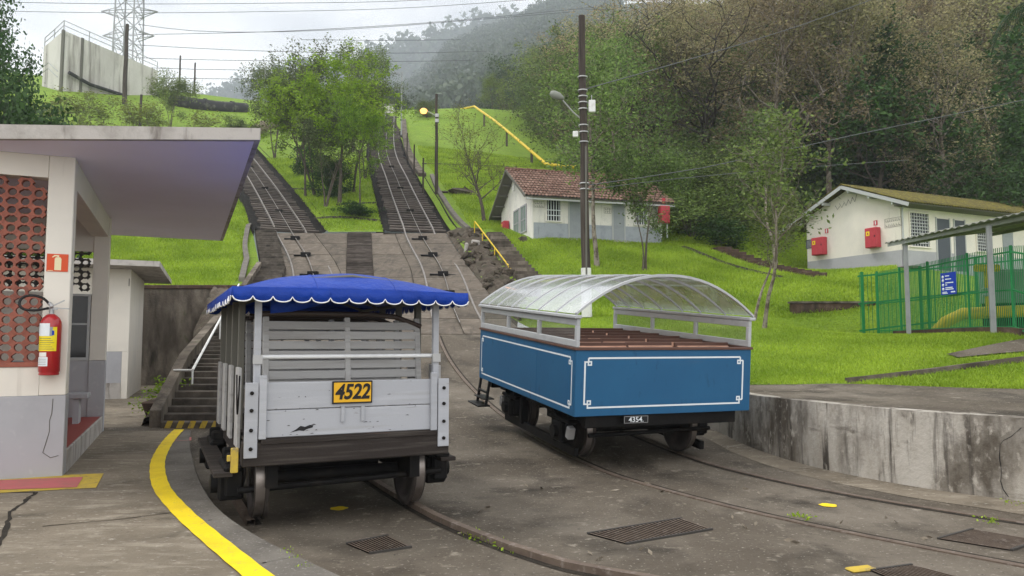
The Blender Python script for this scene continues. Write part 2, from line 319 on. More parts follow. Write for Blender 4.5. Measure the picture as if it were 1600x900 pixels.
# ------------------------------------------------------------------ terrain height
_Y = np.arange(-60, 700, .1)
_S = np.interp(_Y, [-60, 9, 12, 33, 40, 100, 112, 126, 700], [0, 0, .09, .36, .41, .41, .3, 0, 0])
_Z = np.concatenate([[0], np.cumsum((_S[1:]+_S[:-1])/2*.1)])
def z0(Y): return np.interp(Y, _Y, _Z)
T1 = spline([(1.9,3.9),(.26,4.85),(-.32,5.33),(-.99,6.18),(-1.7,7.36),(-2.9,9.9),(-4.0,13),(-5.2,18),(-6.4,23.5),(-7.7,29),(-9.5,34.5),(-12.2,40.5),(-16.8,50.5),(-21.8,61),(-32,82)])
T2 = spline([(7.5,3.9),(5.8,5.0),(4.4,6.34),(3.16,7.83),(2.26,9.42),(1.7,10.8),(.4,14.8),(-.9,20),(-2.0,26),(-3.16,33),(-5.0,40),(-8.6,55),(-12.4,72),(-17.5,103),(-18.3,108)])
def t1x(Y): return np.interp(Y, np.append(T1[:,1], 120), np.append(T1[:,0], -50.5))
def t2x(Y): return np.interp(Y, np.append(T2[:,1], 130), np.append(T2[:,0], -22))
ctrl = [(-12,26,3.66),(-20,26,3.66),(-10,26,3.6),(-40,26,3.8),(-11,30,4.35),(-14,33,5.5),(-25,33,6.0),(-15.5,41,8.1),(-20,45,10.1),(-40,50,12.6),
 (17,32,4.95),(15.2,38,5.05),(20,36,4.95),(24,38,5.0),(30,40,5.3),(22,45,8.6),(30,48,9),(13,35,5.16),(12,36,5.8),(11.5,39,7.0),
 (1.0,37,6.88),(7.7,38.9,6.92),(4,37.6,6.9),(-.2,43,8.6),(7,45,9.0),(-.8,36.6,6.5),
 (4.2,13.3,.93),(7.9,11.5,.95),(12,10,.97),(6,17,1.36),(7.5,22,2.2),(10.3,22,1.88),(13.8,20,1.95),(18,20,2.0),(22,26,3.2),(3,20,1.7),(1.5,25,2.5),(.5,30,3.9),
 (10.5,24.6,2.25),(10.5,25.8,3.05),(13,26,3.3),(8.5,26,2.9),(10.8,15.7,1.85),(10.9,17.6,1.9),(9.3,13.5,1.33),(8,14,1.25),(11.5,12,1.15),
 (5.8,75,20.0),(7,62,16.2),(3,100,30.5),(9,90,25.5),(14,75,19.5),(15,62,16),(-5,105,35.2),(-14.5,105,34.6),(30,60,17.5),(50,80,28),(60,50,14),
 (-54,97,35),(-52,85,30.9),(-36,105,35.5),(-70,90,35),(-48,97,34.6)]
for Yc in (28, 34, 40, 48, 56, 66, 78, 92, 105):
    ctrl.append((float(t2x(Yc)), Yc, float(z0(Yc)))); ctrl.append((float(t2x(Yc))+2, Yc, float(z0(Yc))+.05)); ctrl.append((float(t2x(Yc))-2, Yc, float(z0(Yc))+.05))
    if Yc <= 80 and Yc >= 40: ctrl.append((float(t1x(Yc))-2, Yc, float(z0(Yc))+.05)); ctrl.append((float(t1x(Yc))+2, Yc, float(z0(Yc))+.05))
C_ = np.array(ctrl, float); D_ = np.hypot(C_[:,None,0]-C_[None,:,0], C_[:,None,1]-C_[None,:,1])
Wt = np.linalg.solve(np.sqrt(D_**2+1.0)-0.02*np.eye(len(C_)), C_[:,2]-z0(C_[:,1]))
def h(x, Y):
    x, Y = np.broadcast_arrays(np.asarray(x, float), np.asarray(Y, float)); o = z0(Y)
    for i in range(len(C_)): o = o+Wt[i]*np.sqrt((x-C_[i,0])**2+(Y-C_[i,1])**2+1.0)
    return o
def hz(x, Y): return float(h(x, Y))
def gpos(px, Y, dz=0):           # where the picture column px meets the ground Y metres ahead
    x = (px-800)/F*Y
    for _ in range(3): z = hz(x, Y); x = (px-800)/F*(Y*math.cos(TH)+(z-CAMH)*math.sin(TH))
    return (x, Y, z+dz)
# ================================================================== SETTING
def polyline_x(pts): 
    a = np.array(pts, float); return lambda Y: np.interp(Y, a[:,1], a[:,0])
stairR = polyline_x([(-5.05,12.9),(-8.3,26),(-10.15,33),(-13.2,41)])
stairL = polyline_x([(-6.05,12.9),(-9.4,26),(-11.2,33),(-14.35,41)])
stairZ = lambda Y: np.interp(Y, [12.9,15.5,26,33,41], [.2,1.15,3.3,4.98,8.1])
rampR = polyline_x([(3.35,12.6),(2.6,15.5),(0,25),(-1.13,30.5),(-3.6,40.3)])
wall_pts = [(6.9,5.6),(5.95,6.4),(5.43,7.76),(4.72,8.62),(4.05,9.9),(3.62,11.3),(3.4,12.6),(2.7,15.2)]
wall_s = spline(wall_pts[::-1], .25)
# yard and lower ramp, one sheet
rows = np.concatenate([np.arange(-3, 13, .5), np.arange(13, 40.3, .5), [40.3]])
wx = lambda Y: np.interp(Y, [-3, 5.6]+[p[1] for p in wall_pts[1:]]+[25,30.5,40.3], [14, 8.6]+[p[0]+.12 for p in wall_pts[1:]]+[0,-1.13,-3.6])
P = []
for Y in rows:
    xl = -14.0 if Y < 12.9 else float(stairL(Y)); xr = float(wx(Y)) if Y >= 5.6 else 14.0
    P.append([(xl+(xr-xl)*i/40, Y, float(z0(Y))-(.05 if Y > 23 else 0)) for i in range(41)])
mb = MB(); mb.grid(P); yard = mb.build('yard', 'yard', kind='structure')
# platform slab with its rim of concrete curb stones
edge_px = [(299,672),(297,688),(298,703),(305,730),(320,765),(344,797),(385,827),(430,852),(485,878),(545,905),(640,945),(760,990)]
edge = spline([G(a, b, .2)[:2] for a, b in edge_px], .15)
inner = []
for i in range(len(edge)):
    d = edge[min(i+1, len(edge)-1)]-edge[max(i-1, 0)]; d = d/np.linalg.norm(d); nrm = np.array([d[1], -d[0]])
    wdt = .12+.22*min(1, i/18); inner.append(edge[i]+nrm*wdt*(1 if (nrm[0] < 0) else -1))
inner = np.array(inner)
pf = MB(); poly = [(-5.0,12.95)]+[tuple(p) for p in inner]+[(1.0,-2.5),(-14,-2.5),(-14,27),(-9.2,27),(-6.2,13.2)]
pf.prism([(float(a), float(b), 0) for a, b in poly], -.05, .2); platform = pf.build('platform', 'platform', kind='structure')
cs = MB(); k0 = 0; cuts = list(range(0, len(edge)-1, 9))+[len(edge)-1]
for a, b in zip(cuts[:-1], cuts[1:]):
    if b-a < 2: continue
    m_ = MB(); e = [tuple(edge[i]) for i in range(a, b+1)]; q = [tuple(inner[i]*.985+edge[i]*.015) for i in range(a, b+1)]
    e[0] = tuple(np.array(e[0])*.97+np.array(e[1])*.03); e[-1] = tuple(np.array(e[-1])*.97+np.array(e[-2])*.03)
    q[0] = tuple(np.array(q[0])*.97+np.array(q[1])*.03); q[-1] = tuple(np.array(q[-1])*.97+np.array(q[-2])*.03)
    m_.prism([(*p, 0) for p in e]+[(*p, 0) for p in q[::-1]], -.04, .204+.004*random.random()); m_.build('curb_stone', 'curb', platform, .012)
yl_c = [(287,664,18),(268,683,27),(254,703,29),(246,726,33),(252,760,40),(282,797,50),(322,833,58),(372,874,68),(420,912,76),(500,970,90),(600,1030,100)]
yc = spline([G(a, b, .2115)[:2] for a, b, w in yl_c], .12); g = []
for i in range(len(yc)):
    d = yc[min(i+1, len(yc)-1)]-yc[max(i-1, 0)]; d = d/np.linalg.norm(d); nn = np.array([-d[1], d[0]]); wj = .082+.0025*math.sin(i*1.7)
    g.append([(*(yc[i]-nn*wj), .2115), (*(yc[i]+nn*wj), .2115)])
MB().grid(g, False).build('painted_line', 'yellow', platform)
def floor_patch(name, pts, m, z=.205):
    return MB().add([G(a, b, z) for a, b in pts], [tuple(range(len(pts)))[::-1]]).build(name, m, platform)
floor_patch('floor_marking', [(-60,748),(162,739.5),(150,762),(-60,773)], 'yellowold', .205)
floor_patch('floor_marking', [(-60,752.5),(130,745),(120,761),(-60,767)], 'redpaint', .209)
floor_patch('floor_marking', [(272,684),(299,683),(299,688),(262,689)], 'redpaint', .2045)
# expansion joints and cracks: thin dark grooves of dirt
def joint(pts, z=.2035, w=.012, par=platform, m='dark', zf=None):
    q = MB(); g = []
    P_ = [np.array(p) for p in pts]
    for i, p in enumerate(P_):
        d = P_[min(i+1, len(P_)-1)]-P_[max(i-1, 0)]; d = d/np.linalg.norm(d); n_ = np.array([-d[1], d[0]])*w*(.6+.8*random.random())
        z_ = zf(p[0], p[1]) if zf else z
        g.append([(*(p-n_), z_), (*(p+n_), z_)])
    q.grid(g, False).build('joint_line', m, par)
def jag(pxs, z=.2035, amp=3, n=6):
    o = []
    for (a, b), (c, d) in zip(pxs[:-1], pxs[1:]):
        for t in np.linspace(0, 1, n, endpoint=False): o.append(G(a+(c-a)*t+random.uniform(-amp, amp), b+(d-b)*t+random.uniform(-amp, amp)*.4, z)[:2])
    o.append(G(*pxs[-1], z)[:2]); return o
joint(jag([(-40,771),(0,769),(55,769)], amp=0)); joint(jag([(55,769),(38,784),(14,800),(10,830),(-20,875)]), w=.018)
joint(jag([(66,822),(180,812),(275,800)], amp=.5), w=.007); joint(jag([(170,653),(226,649)], amp=.2), w=.012)
joint(jag([(166,757),(248,748)], amp=.5), w=.005); joint(jag([(318,797),(345,838),(395,870),(462,905)], amp=2), w=.012)
# upper walkway behind the curved wall
lawn_edge = polyline_x([(14,9.4),(11.5,10.3),(7.9,11.5),(5.6,13.0),(4.2,13.3),(3.5,14.2),(2.7,15.5)])
LE = spline([(2.75,15.5),(3.5,14.2),(4.2,13.4),(5.7,13.1),(6.8,12.3),(7.9,11.6),(11.5,10.3),(16,8.6)], .3)
wtop = lambda p: .90+.02*(p[0]-4)*.0
g = []
n_ = 40
for i in range(n_+1):
    t = i/n_
    a = wall_s[int(t*(len(wall_s)-1))]; b = LE[int(t*(len(LE)-1))]
    g.append([(a[0]+.05, a[1]+.02, .885), (a[0]*.5+b[0]*.5, a[1]*.5+b[1]*.5, .90), (b[0]+.1, b[1]+.12, hz(*b)+.012)])
MB().grid(g).build('upper_path', 'yard', kind='structure')
# curved stained retaining wall
g = []
for p in wall_s: g.append([(p[0]-.55+.02*p[1], p[1]-.35, float(z0(p[1]-.35))+.004), (p[0]+.02, p[1]+.02, float(z0(p[1]))+.03)])
MB().grid(g, False).build('wall_apron', 'platform', kind='structure')
rw = thing('retaining_wall', 'low curved concrete wall streaked with black stains behind the rails', 'wall', (4.7, 8.6, 0))
cuts = [0, 10, 22, 34, len(wall_s)-1]
for a, b in zip(cuts[:-1], cuts[1:]):
    e = [wall_s[i] for i in range(a, b+1)]; q = []
    for i in range(a, b+1):
        d = wall_s[min(i+1, len(wall_s)-1)]-wall_s[max(i-1, 0)]; d = d/np.linalg.norm(d); nn = np.array([-d[1], d[0]]); 
        q.append(wall_s[i]+nn*.22)
    e[-1] = e[-1]*.985+e[-2]*.015; q[-1] = q[-1]*.985+q[-2]*.015
    o = MB().prism([(p[0]-4.7, p[1]-8.6, 0) for p in e]+[(p[0]-4.7, p[1]-8.6, 0) for p in q[::-1]], -.1, .895+random.random()*.006)
    o.build('wall_section', 'wallstain', rw)
# crack in the wall
ck = [G(x_, y_, 0) for x_, y_ in ((1572,780),)]
crk = MB(); cpx = [(1596,668),(1588,675),(1580,682),(1568,688),(1563,695),(1562,715),(1565,735),(1564,752),(1568,765),(1576,776)]
cp = []
for a, b in cpx:
    # hit the wall's face
    d = ray(a, b); best = None
    for i in range(len(wall_s)-1):
        p, q = wall_s[i], wall_s[i+1]; A_ = np.array([[d[0], p[0]-q[0]], [d[1], p[1]-q[1]]])
        try: s_, t_ = np.linalg.solve(A_, p)
        except Exception: continue
        if -.02 <= t_ <= 1.02 and s_ > 0: best = (d*s_+np.array([0, 0, CAMH])); break
    if best is not None: cp.append((best[0]-4.7-.01, best[1]-8.6-.012, best[2]))
if len(cp) > 2: crk.tube(cp, [.002+.004*random.random() for _ in cp], 4).build('wall_crack', 'black', rw)
# ---------------- lawns
def terrain_sheet(name, X, Y):
    Z = h(X, Y); a, b = X.shape
    V = np.stack([X, Y, Z], -1).reshape(-1, 3); I = np.arange(a*b).reshape(a, b)
    Fc = np.stack([I[:-1,:-1], I[:-1,1:], I[1:,1:], I[1:,:-1]], -1).reshape(-1, 4)
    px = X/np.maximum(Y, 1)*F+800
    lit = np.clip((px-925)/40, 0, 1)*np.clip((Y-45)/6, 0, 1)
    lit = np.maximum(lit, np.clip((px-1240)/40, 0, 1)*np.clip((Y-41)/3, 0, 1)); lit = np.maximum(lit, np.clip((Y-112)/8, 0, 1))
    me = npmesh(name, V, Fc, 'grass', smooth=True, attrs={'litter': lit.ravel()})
    return ob(name, me, kind='structure')
ys = np.concatenate([np.arange(26, 60, .6), np.arange(60, 130, 1.5)])
rx = np.interp(ys, [26, 33, 40.9, 41.5, 82, 130], [0]*6)
xr = np.where(ys < 41, stairL(ys)-.12, t1x(ys)-np.where(ys < 82, 2.1, 0))
t = np.linspace(0, 1, 70)**.8
Xl = (-78)+(xr[:,None]+78)*t[None,:]; terrain_sheet('left_lawn', Xl, np.repeat(ys[:,None], 70, 1))
ys = np.concatenate([np.arange(40.3, 60, .6), np.arange(60, 130, 1.5)]); t = np.linspace(0, 1, 40)
xa, xb = t1x(ys)+np.where(ys < 82, 2.08, 0), t2x(ys)-1.92
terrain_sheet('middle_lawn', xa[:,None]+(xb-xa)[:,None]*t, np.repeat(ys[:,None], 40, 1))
# right lawn, column by column, from the edge of path / ramp / track up the hill
ex = np.array([-23.5,-20,-16.6,-10.6,-6.9,-3.35,-1.0,0,2.7,3.5,4.2,5.7,6.8,7.9,11.5,16,80]); ey = np.array([130,112,103,72,55,40.6,30.5,25,15.5,14.2,13.4,13.1,12.3,11.6,10.3,8.6,8.6])
xs = np.concatenate([np.linspace(-23.5, 0, 70), np.linspace(.15, 16, 110), np.linspace(16.5, 80, 60)])
y0_ = np.interp(xs, ex, ey); t = np.linspace(0, 1, 150)**1.7
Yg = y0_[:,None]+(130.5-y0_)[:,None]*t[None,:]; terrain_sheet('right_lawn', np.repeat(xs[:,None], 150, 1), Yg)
# ---------------- hills far behind
def hill(name, pxs, pys, Yb, Yc, zb, drop=0):
    pp = np.arange(pxs[0], pxs[-1]+1, 12); sil = np.interp(pp, pxs, pys); rows = np.linspace(0, 1, 40); V = []
    r2 = np.random.default_rng(3)
    for q, s_ in zip(pp, sil):
        zc = CAMH+(535-s_)/F*Yc-drop
        for u in rows:
            if u <= .8: Y = Yb+(Yc-Yb)*u/.8; z = zb+(zc-zb)*(u/.8)**1.15
            else: Y = Yc+(u-.8)/.2*(Yc-Yb)*.6; z = zc-(u-.8)/.2*(zc-zb)*.5
            V.append(((q-800)/F*Y, Y, z+1.2*math.sin(q*.05+Y*.04)))
    n = len(rows); I = np.arange(len(pp)*n).reshape(len(pp), n)
    Fc = np.stack([I[:-1,:-1], I[1:,:-1], I[1:,1:], I[:-1,1:]], -1).reshape(-1, 4)
    V = np.array(V); o = ob(name, npmesh(name, V, Fc, 'hill', smooth=True), kind='structure')
    return V.reshape(len(pp), n, 3)
HA = hill('forest_hill', [520,560,620,645,675,690,715,750,800,860,940,1100,1900], [190,160,135,120,98,74,56,40,24,-15,-25,-25,-25], 126, 800, 28, 10)
HB = hill('far_hill', [120,250,310,350,387,480,570,610,650,700,760,1300], [190,168,148,127,108,90,73,58,42,25,10,10], 820, 1200, 60, 8)
MB().add([(-900,-40,-1.2),(900,-40,-1.2),(900,1500,-1.2),(-900,1500,-1.2)], [(0,1,2,3)]).build('ground', 'hill', kind='structure')
# ---------------- ramp slabs, ribbed strip, left stairs
ramp = ob('ramp', None, kind='structure')
cols = [lambda Y: stairR(Y)+.05, lambda Y: t1x(Y)-.02, lambda Y: t1x(Y)+1.25, lambda Y: np.interp(Y, [23,33.3,40.2], [-5.2,-7.46,-8.97]),
        lambda Y: np.interp(Y, [23,33.3,40.2], [-4.0,-6.28,-7.7]), lambda Y: t2x(Y)-1.35, lambda Y: t2x(Y)+.02, lambda Y: rampR(Y)-.03]
ry = [23.2, 25.4, 27.6, 29.8, 31.9, 33.9, 35.9, 38.1, 40.2]
for a, b in zip(ry[:-1], ry[1:]):
    for c in range(7):
        if c == 3: continue
        off = .02*random.random(); m_ = MB(); g0 = []
        ya, yb = a+.03, b-.03
        for Y in np.linspace(ya, yb, 4):
            x0, x1 = float(cols[c](Y))+.025, float(cols[c+1](Y))-.025
            g0.append((x0, x1, Y))
        vs = []; 
        for x0, x1, Y in g0: vs += [(x0, Y, z0(Y)+off), (x1, Y, z0(Y)+off), (x1, Y, z0(Y)-.12), (x0, Y, z0(Y)-.12)]
        fs = []
        for i in range(3):
            q = i*4; fs += [(q, q+1, q+5, q+4), (q+1, q+2, q+6, q+5), (q+3, q, q+4, q+7)]
        fs += [(0, 3, 2, 1), (12, 13, 14, 15)]
        m_.add(vs, fs).build('concrete_slab', 'slab', ramp)
def steps(name, label, cat, xl, xr, zf, Ys, m, th=.16, par=None, over=.05, nos=True):
    t_ = thing(name, label, cat, (float(xl(Ys[0])), Ys[0], float(zf(Ys[0])))); o_ = np.array(t_.location)
    for a, b in zip(Ys[:-1], Ys[1:]):
        z = float(zf(b)); q = MB(); jz = random.uniform(-.008, .008)
        p = [(float(xl(a)), a), (float(xr(a)), a), (float(xr(b+over)), b+over), (float(xl(b+over)), b+over)]
        q.prism([(x-o_[0], y-o_[1], 0) for x, y in p], z-o_[2]-th-.12, z-o_[2]+jz); q.build('step', m, t_, .012)
    return t_
st = steps('concrete_stairs', 'long concrete stairs climbing the left side of the railway ramp', 'stairs', stairL, stairR, stairZ,
           list(np.arange(12.9, 16, .31))+list(np.arange(16.0, 41.2, .42)), 'stair')
steps('ribbed_steps', 'dark ribbed wooden steps between the two ramp tracks', 'steps', cols[3], cols[4], lambda Y: z0(Y)+.0, list(np.arange(24, 40.3, .36)), 'sleeper')
# hazard stripes on the first riser
q = MB(); 
for i in range(5):
    x0 = -5.98+i*.2
    q.add([(x0,12.885,.2),(x0+.1,12.885,.2),(x0+.16,12.885,.345),(x0+.06,12.885,.345)], [(0,1,2,3)])
o_ = np.array(st.location); q.v = [(a-o_[0], b-o_[1], c-o_[2]) for a, b, c in q.v]; q.build('hazard_stripes', 'yellowold', st)
# parapet left of the stairs, bank and rail
pp = MB(); g = []
for Y in np.linspace(12.95, 33, 40):
    x, z = float(stairL(Y)), float(stairZ(Y)); g.append([(x-.2, Y, z-.4), (x-.2, Y, z+.3), (x-.0, Y, z+.3), (x-.0, Y, z-.6)])
par = MB().grid([r[::-1] for r in g], False); par.add(g[0], [(0,1,2,3)])
par.build('stair_parapet', 'oldwall', label='sloping concrete parapet along the left edge of the long stairs', cat='parapet')
bk = MB(); g = []
for i, Y in enumerate(np.linspace(13.4, 26.2, 26)):
    x, z = float(stairL(Y))-.2, float(stairZ(Y))+.2; u = (Y-13.4)/12.8; r_ = []
    for j in range(8):
        v = j/7; xx = x-(.25+.65*u)*v; zz = z*(1-v)+max(.2, .2+(Y-15.6)*.335)*v
        r_.append((xx+random.uniform(-.05,.05), Y, zz+random.uniform(-.06,.06)))
    g.append(r_)
for r_ in g: r_.append((r_[-1][0]-.05, r_[-1][1], 0))
bk.grid(g).build('stone_bank', 'rock', kind='structure')
hr = MB(); hr.tube([(-6.25,14.6,1.15),(-6.62,14.6,1.15)], .02, 6); hr.tube([(-6.25,14.6,1.15),(-8.3,22.5,3.45)], .028, 6)
for Y in (14.6, 18.5, 22.3):
    u = (Y-14.6)/7.9; x = -6.25-2.05*u; hr.tube([(x,Y,1.15+2.3*u),(x,Y,.5+2.3*u)], .02, 6)
hr.build('stair_handrail', 'whitewash', label='thin white pipe handrail beside the long concrete stairs', cat='handrail')
# old retaining wall at the foot of the left lawn
w = thing('lawn_retaining_wall', 'tall weathered dark retaining wall holding up the left lawn', 'wall', (-14, 26, .2))
MB().box(-14, 4.6, 0, .5, -.3, 3.36).build('wall_face', 'oldwall', w); MB().box(-14, 4.75, -.06, .55, 3.363, 3.5).build('coping', 'brownwall', w, .02)
# stone bank, rough steps and yellow rail right of the ramp
rub = MB(); g = []; r3 = np.random.default_rng(5)
rl = lambda Y: float(rampR(Y)); rw_ = lambda Y: float(np.interp(Y, [24,28,31,36,39.3,40.5], [.1,.9,1.5,1.6,1.9,2.0]))
for Y in np.arange(24.4, 40.6, .3):
    r_ = []
    for j in range(11):
        v = j/10; x = rl(Y)+rw_(Y)*v; zz = float(z0(Y))*(1-v)+hz(x, Y)*v+.18*math.sin(v*3.14)+float(r3.normal(0, .05))-.05*(v == 0)
        r_.append((x, Y+float(r3.normal(0, .04)), zz))
    g.append(r_)
rub.grid(g).build('stone_slope', 'rock', kind='structure')
def rock_mesh(seed, n=1, flat=.6):
    rr = np.random.default_rng(seed); V = []; 
    for i in range(5):
        for j in range(8):
            th, ph = math.pi*i/4, 2*math.pi*j/8; k = 1+rr.normal(0, .18)
            V.append((k*math.sin(th)*math.cos(ph), k*math.sin(th)*math.sin(ph)*.8, k*math.cos(th)*flat))
    q = MB(); q.add(V, [(i*8+j, i*8+(j+1)%8, (i+1)*8+(j+1)%8, (i+1)*8+j) for i in range(4) for j in range(8)]); return q
rms = [rock_mesh(i).mesh('stone', 'rock') for i in range(4)]
rubp = ob('rubble_edge', None, kind='structure')
for i in range(60):
    Y = random.uniform(26, 40.3); v = random.random(); x = rl(Y)+rw_(Y)*v; s = random.uniform(.12, .36)
    ob('stone', random.choice(rms), rubp, 0, (x, Y, float(z0(Y))*(1-v)+hz(x, Y)*v+.1), (random.random(), random.random(), random.random()*6), scale=(s, s, s*.8))
sl = lambda Y: rl(Y)+rw_(Y); sr = lambda Y: rl(Y)+rw_(Y)+float(np.interp(Y, [28, 31, 39], [.75, 1.0, .8]))
steps('stone_steps', 'rough brown stone steps with a yellow rail climbing towards the tiled hut', 'steps', sl, sr, lambda Y: max(float(z0(Y)), hz(sr(Y), Y))+.08, list(np.arange(28.5, 39.2, .5)), 'oldwall')
yr = thing('yellow_handrail', 'thin yellow handrail on four posts beside rough stone steps', 'handrail', (0, 31, 5))
pt = [W(812,438,31.3), W(742,346,38.6)]; pt = [(a, b-31, c-5) for a, b, c in pt]
MB().tube(pt, .035, 6).build('top_rail', 'pipeyel', yr)
for px, y0p, y1p, Y in ((741.5,346,368,38.6),(754,364,393,37),(773,387,418,34.8),(794.5,416,441,32.6)):
    a, b = W(px, y0p, Y), W(px, y1p, Y); MB().tube([(a[0], a[1]-31, a[2]-5), (b[0], b[1]-31, b[2]-5.15)], .03, 6).build('post', 'pipeyel', yr)
# culvert slabs in the stone slope
for px, py, Y, hh_, ww in ((728,392,36.2,.8,.18),(742,390,36.6,.95,.45)):
    a = W(px, py, Y); MB().box(-ww/2, ww/2, 0, .12, -hh_/2, hh_/2).build('stone_slab', 'fascia', None, .05, loc=a, rot=(.2, .1, .25),
        label='narrow pale slab leaning in the rubble right of the ramp' if ww < .3 else 'broad pale rounded slab set in the rubble right of the ramp', cat='slab')
# ---------------- tracks
def at(T, i): return T[i]
def frames(T):
    D = np.gradient(T, axis=0); D /= np.linalg.norm(D, axis=1)[:,None]; return D, np.stack([D[:,1], -D[:,0]], 1)
def build_track(T, label, y_s0, y_s1, rz_, skip_left_before=None):
    t_ = thing('railway_track', label, 'track', (float(T[0][0]), float(T[0][1]), 0)); o_ = np.array([T[0][0], T[0][1], 0])
    D, Nn = frames(T)
    for side in (-1, 1):
        g = []; 
        for i in range(len(T)):
            p = T[i]+Nn[i]*side*.8
            if skip_left_before and side == -1 and p[1] < skip_left_before: continue
            wy = min(1, max(0, (T[i][1]-30)/8)); zt = float(z0(p[1]*(1-wy)+T[i][1]*wy))+float(np.interp(p[1], [0, 12, 23, 39.6, 41], [rz_, rz_, .05, .05, .20])); a = p-Nn[i]*.036; b = p+Nn[i]*.036
            g.append([(a[0]-o_[0], a[1]-o_[1], zt-.14), (a[0]-o_[0], a[1]-o_[1], zt), (b[0]-o_[0], b[1]-o_[1], zt), (b[0]-o_[0], b[1]-o_[1], zt-.14)])
        ks = next(i for i, r in enumerate(g) if r[1][1]+o_[1] > 23)
        MB().grid([r[::-1] for r in g[:ks+1]], False).build('rail', 'railrust', t_); MB().grid([r[::-1] for r in g[ks:]], False).build('rail', 'rail', t_)
        # dark flange groove beside the rail in the yard
        g = []
        for i in range(len(T)):
            p = T[i]+Nn[i]*side*.8
            if p[1] > 23 or (skip_left_before and side == -1 and p[1] < skip_left_before): continue
            a = p-side*Nn[i]*.10; b = p-side*Nn[i]*.036; z = float(z0(p[1]))+.005
            if side < 0: a, b = b, a
            g.append([(a[0]-o_[0], a[1]-o_[1], z), (b[0]-o_[0], b[1]-o_[1], z)])
        if len(g) > 2: MB().grid([r for r in g], False).build('flange_groove', 'dark', t_)
    # bed and sleepers on the hill
    g = []
    for i in range(len(T)):
        if T[i][1] < 40.2: continue
        r_ = []
        for j, oo in enumerate((-2.15, -1.85, -1.6, 1.6, 1.85, 2.2)):
            p = T[i]+Nn[i]*oo; zc_ = float(z0(T[i][1]))+(-.9, .06, .0, .0, .06, 0)[j]
            if j == 5: zc_ = max(zc_, hz(p[0], p[1])+.03)
            r_.append((p[0]-o_[0], p[1]-o_[1], zc_))
        g.append(r_)
    MB().grid(g).build('track_bed', 'ballast', t_)
    s_ = np.concatenate([[0], np.cumsum(np.linalg.norm(np.diff(T, axis=0), axis=1))])
    sm = MB().box(-1.5, 1.5, -.11, .11, -.1, .07).mesh('sleeper', 'sleeper')
    s = float(np.interp(y_s0, T[:,1], s_)) if T[0][1] < T[-1][1] else 0
    smax = float(np.interp(y_s1, T[:,1], s_))
    while s < smax:
        p = np.array([np.interp(s, s_, T[:,0]), np.interp(s, s_, T[:,1])]); d = np.array([np.interp(s, s_, D[:,0]), np.interp(s, s_, D[:,1])])
        sl_ = math.atan(float(z0(p[1]+.5)-z0(p[1]-.5)))*1.0
        ob('sleeper', sm, t_, 0, (p[0]-o_[0]+random.uniform(-.06,.06), p[1]-o_[1], float(z0(p[1]))+.05), (sl_, 0, math.atan2(-d[0], d[1])+random.uniform(-.015,.015)), scale=(random.uniform(.94,1.06), 1, 1))
        s += .60
    # cable down the middle with rollers
    c = [(p[0]-o_[0], p[1]-o_[1], float(z0(p[1]))+.13) for p in T if p[1] > 24]
    MB().tube(c, .022, 5).build('haul_cable', 'rail', t_)
    rm = MB().box(-.22, .22, -.12, .12, -.1, .1).mesh('cable_roller', 'iron')
    arm = MB().box(-.6, .6, -.05, .05, -.02, .05).mesh('roller_beam', 'iron')
    for Y in (29, 32.2, 35.6, 38.8, 45, 52, 61, 72):
        x = float(np.interp(Y, T[:,1], T[:,0])); 
        ob('cable_roller', rm, t_, 0, (x-o_[0], Y-o_[1], float(z0(Y))+.1)); 
        if Y < 40: ob('roller_beam', arm, t_, 0, (x-o_[0], Y-o_[1]+.15, float(z0(Y))+.05), (.38, 0, .25))
    return t_
build_track(T1, 'rusty track curving down the left ramp and under the grey cart', 40.6, 81, .055, 6.95)
build_track(T2, 'straight right-hand track running from hilltop down under the blue cart', 40.6, 107, .012)
# concrete drain edge beside the right track
de = MB(); g = []
for Y in np.linspace(40.6, 57, 30): 
    x = float(t2x(Y))+2.75-.25*math.sin((Y-40)/5); z = hz(x, Y); g.append([(x-.14, Y, z-.3), (x-.14, Y, z+.22), (x+.14, Y, z+.22), (x+.14, Y, z-.3)])
de.grid([r[::-1] for r in g], False); de.add(g[0], [(0,1,2,3)]); de.build('drain_edge', 'curb', label='dark concrete drain edge running up beside the right track', cat='drain edge')
g = []
for Y in np.linspace(57, 98, 30):
    x = float(t2x(Y))+2.1; z = hz(x, Y); g.append([(x-.3, Y, z-.3), (x-.3, Y, z+.3), (x+.3, Y, z+.25), (x+.3, Y, z-.3)])
MB().grid([r[::-1] for r in g], False).add(g[0], [(0,1,2,3)]).build('drain_edge', 'oldwall', label='broad dark drain edge beside the uppermost part of right track', cat='drain edge')
g = []
for Y in np.linspace(28.5, 41.5, 24):
    x = float(stairL(Y))-.35-(.35*math.sin((Y-28)/13*3.1)); z = max(hz(x, Y), float(stairZ(Y)))-.05; g.append([(x-.1, Y, z-.3), (x-.1, Y, z+.22), (x+.14, Y, z+.22), (x+.14, Y, z-.5)])
MB().grid([r[::-1] for r in g], False).add(g[0], [(0,1,2,3)]).build('stair_kerb', 'curb', label='pale concrete kerb between the left lawn and upper stairs', cat='kerb')
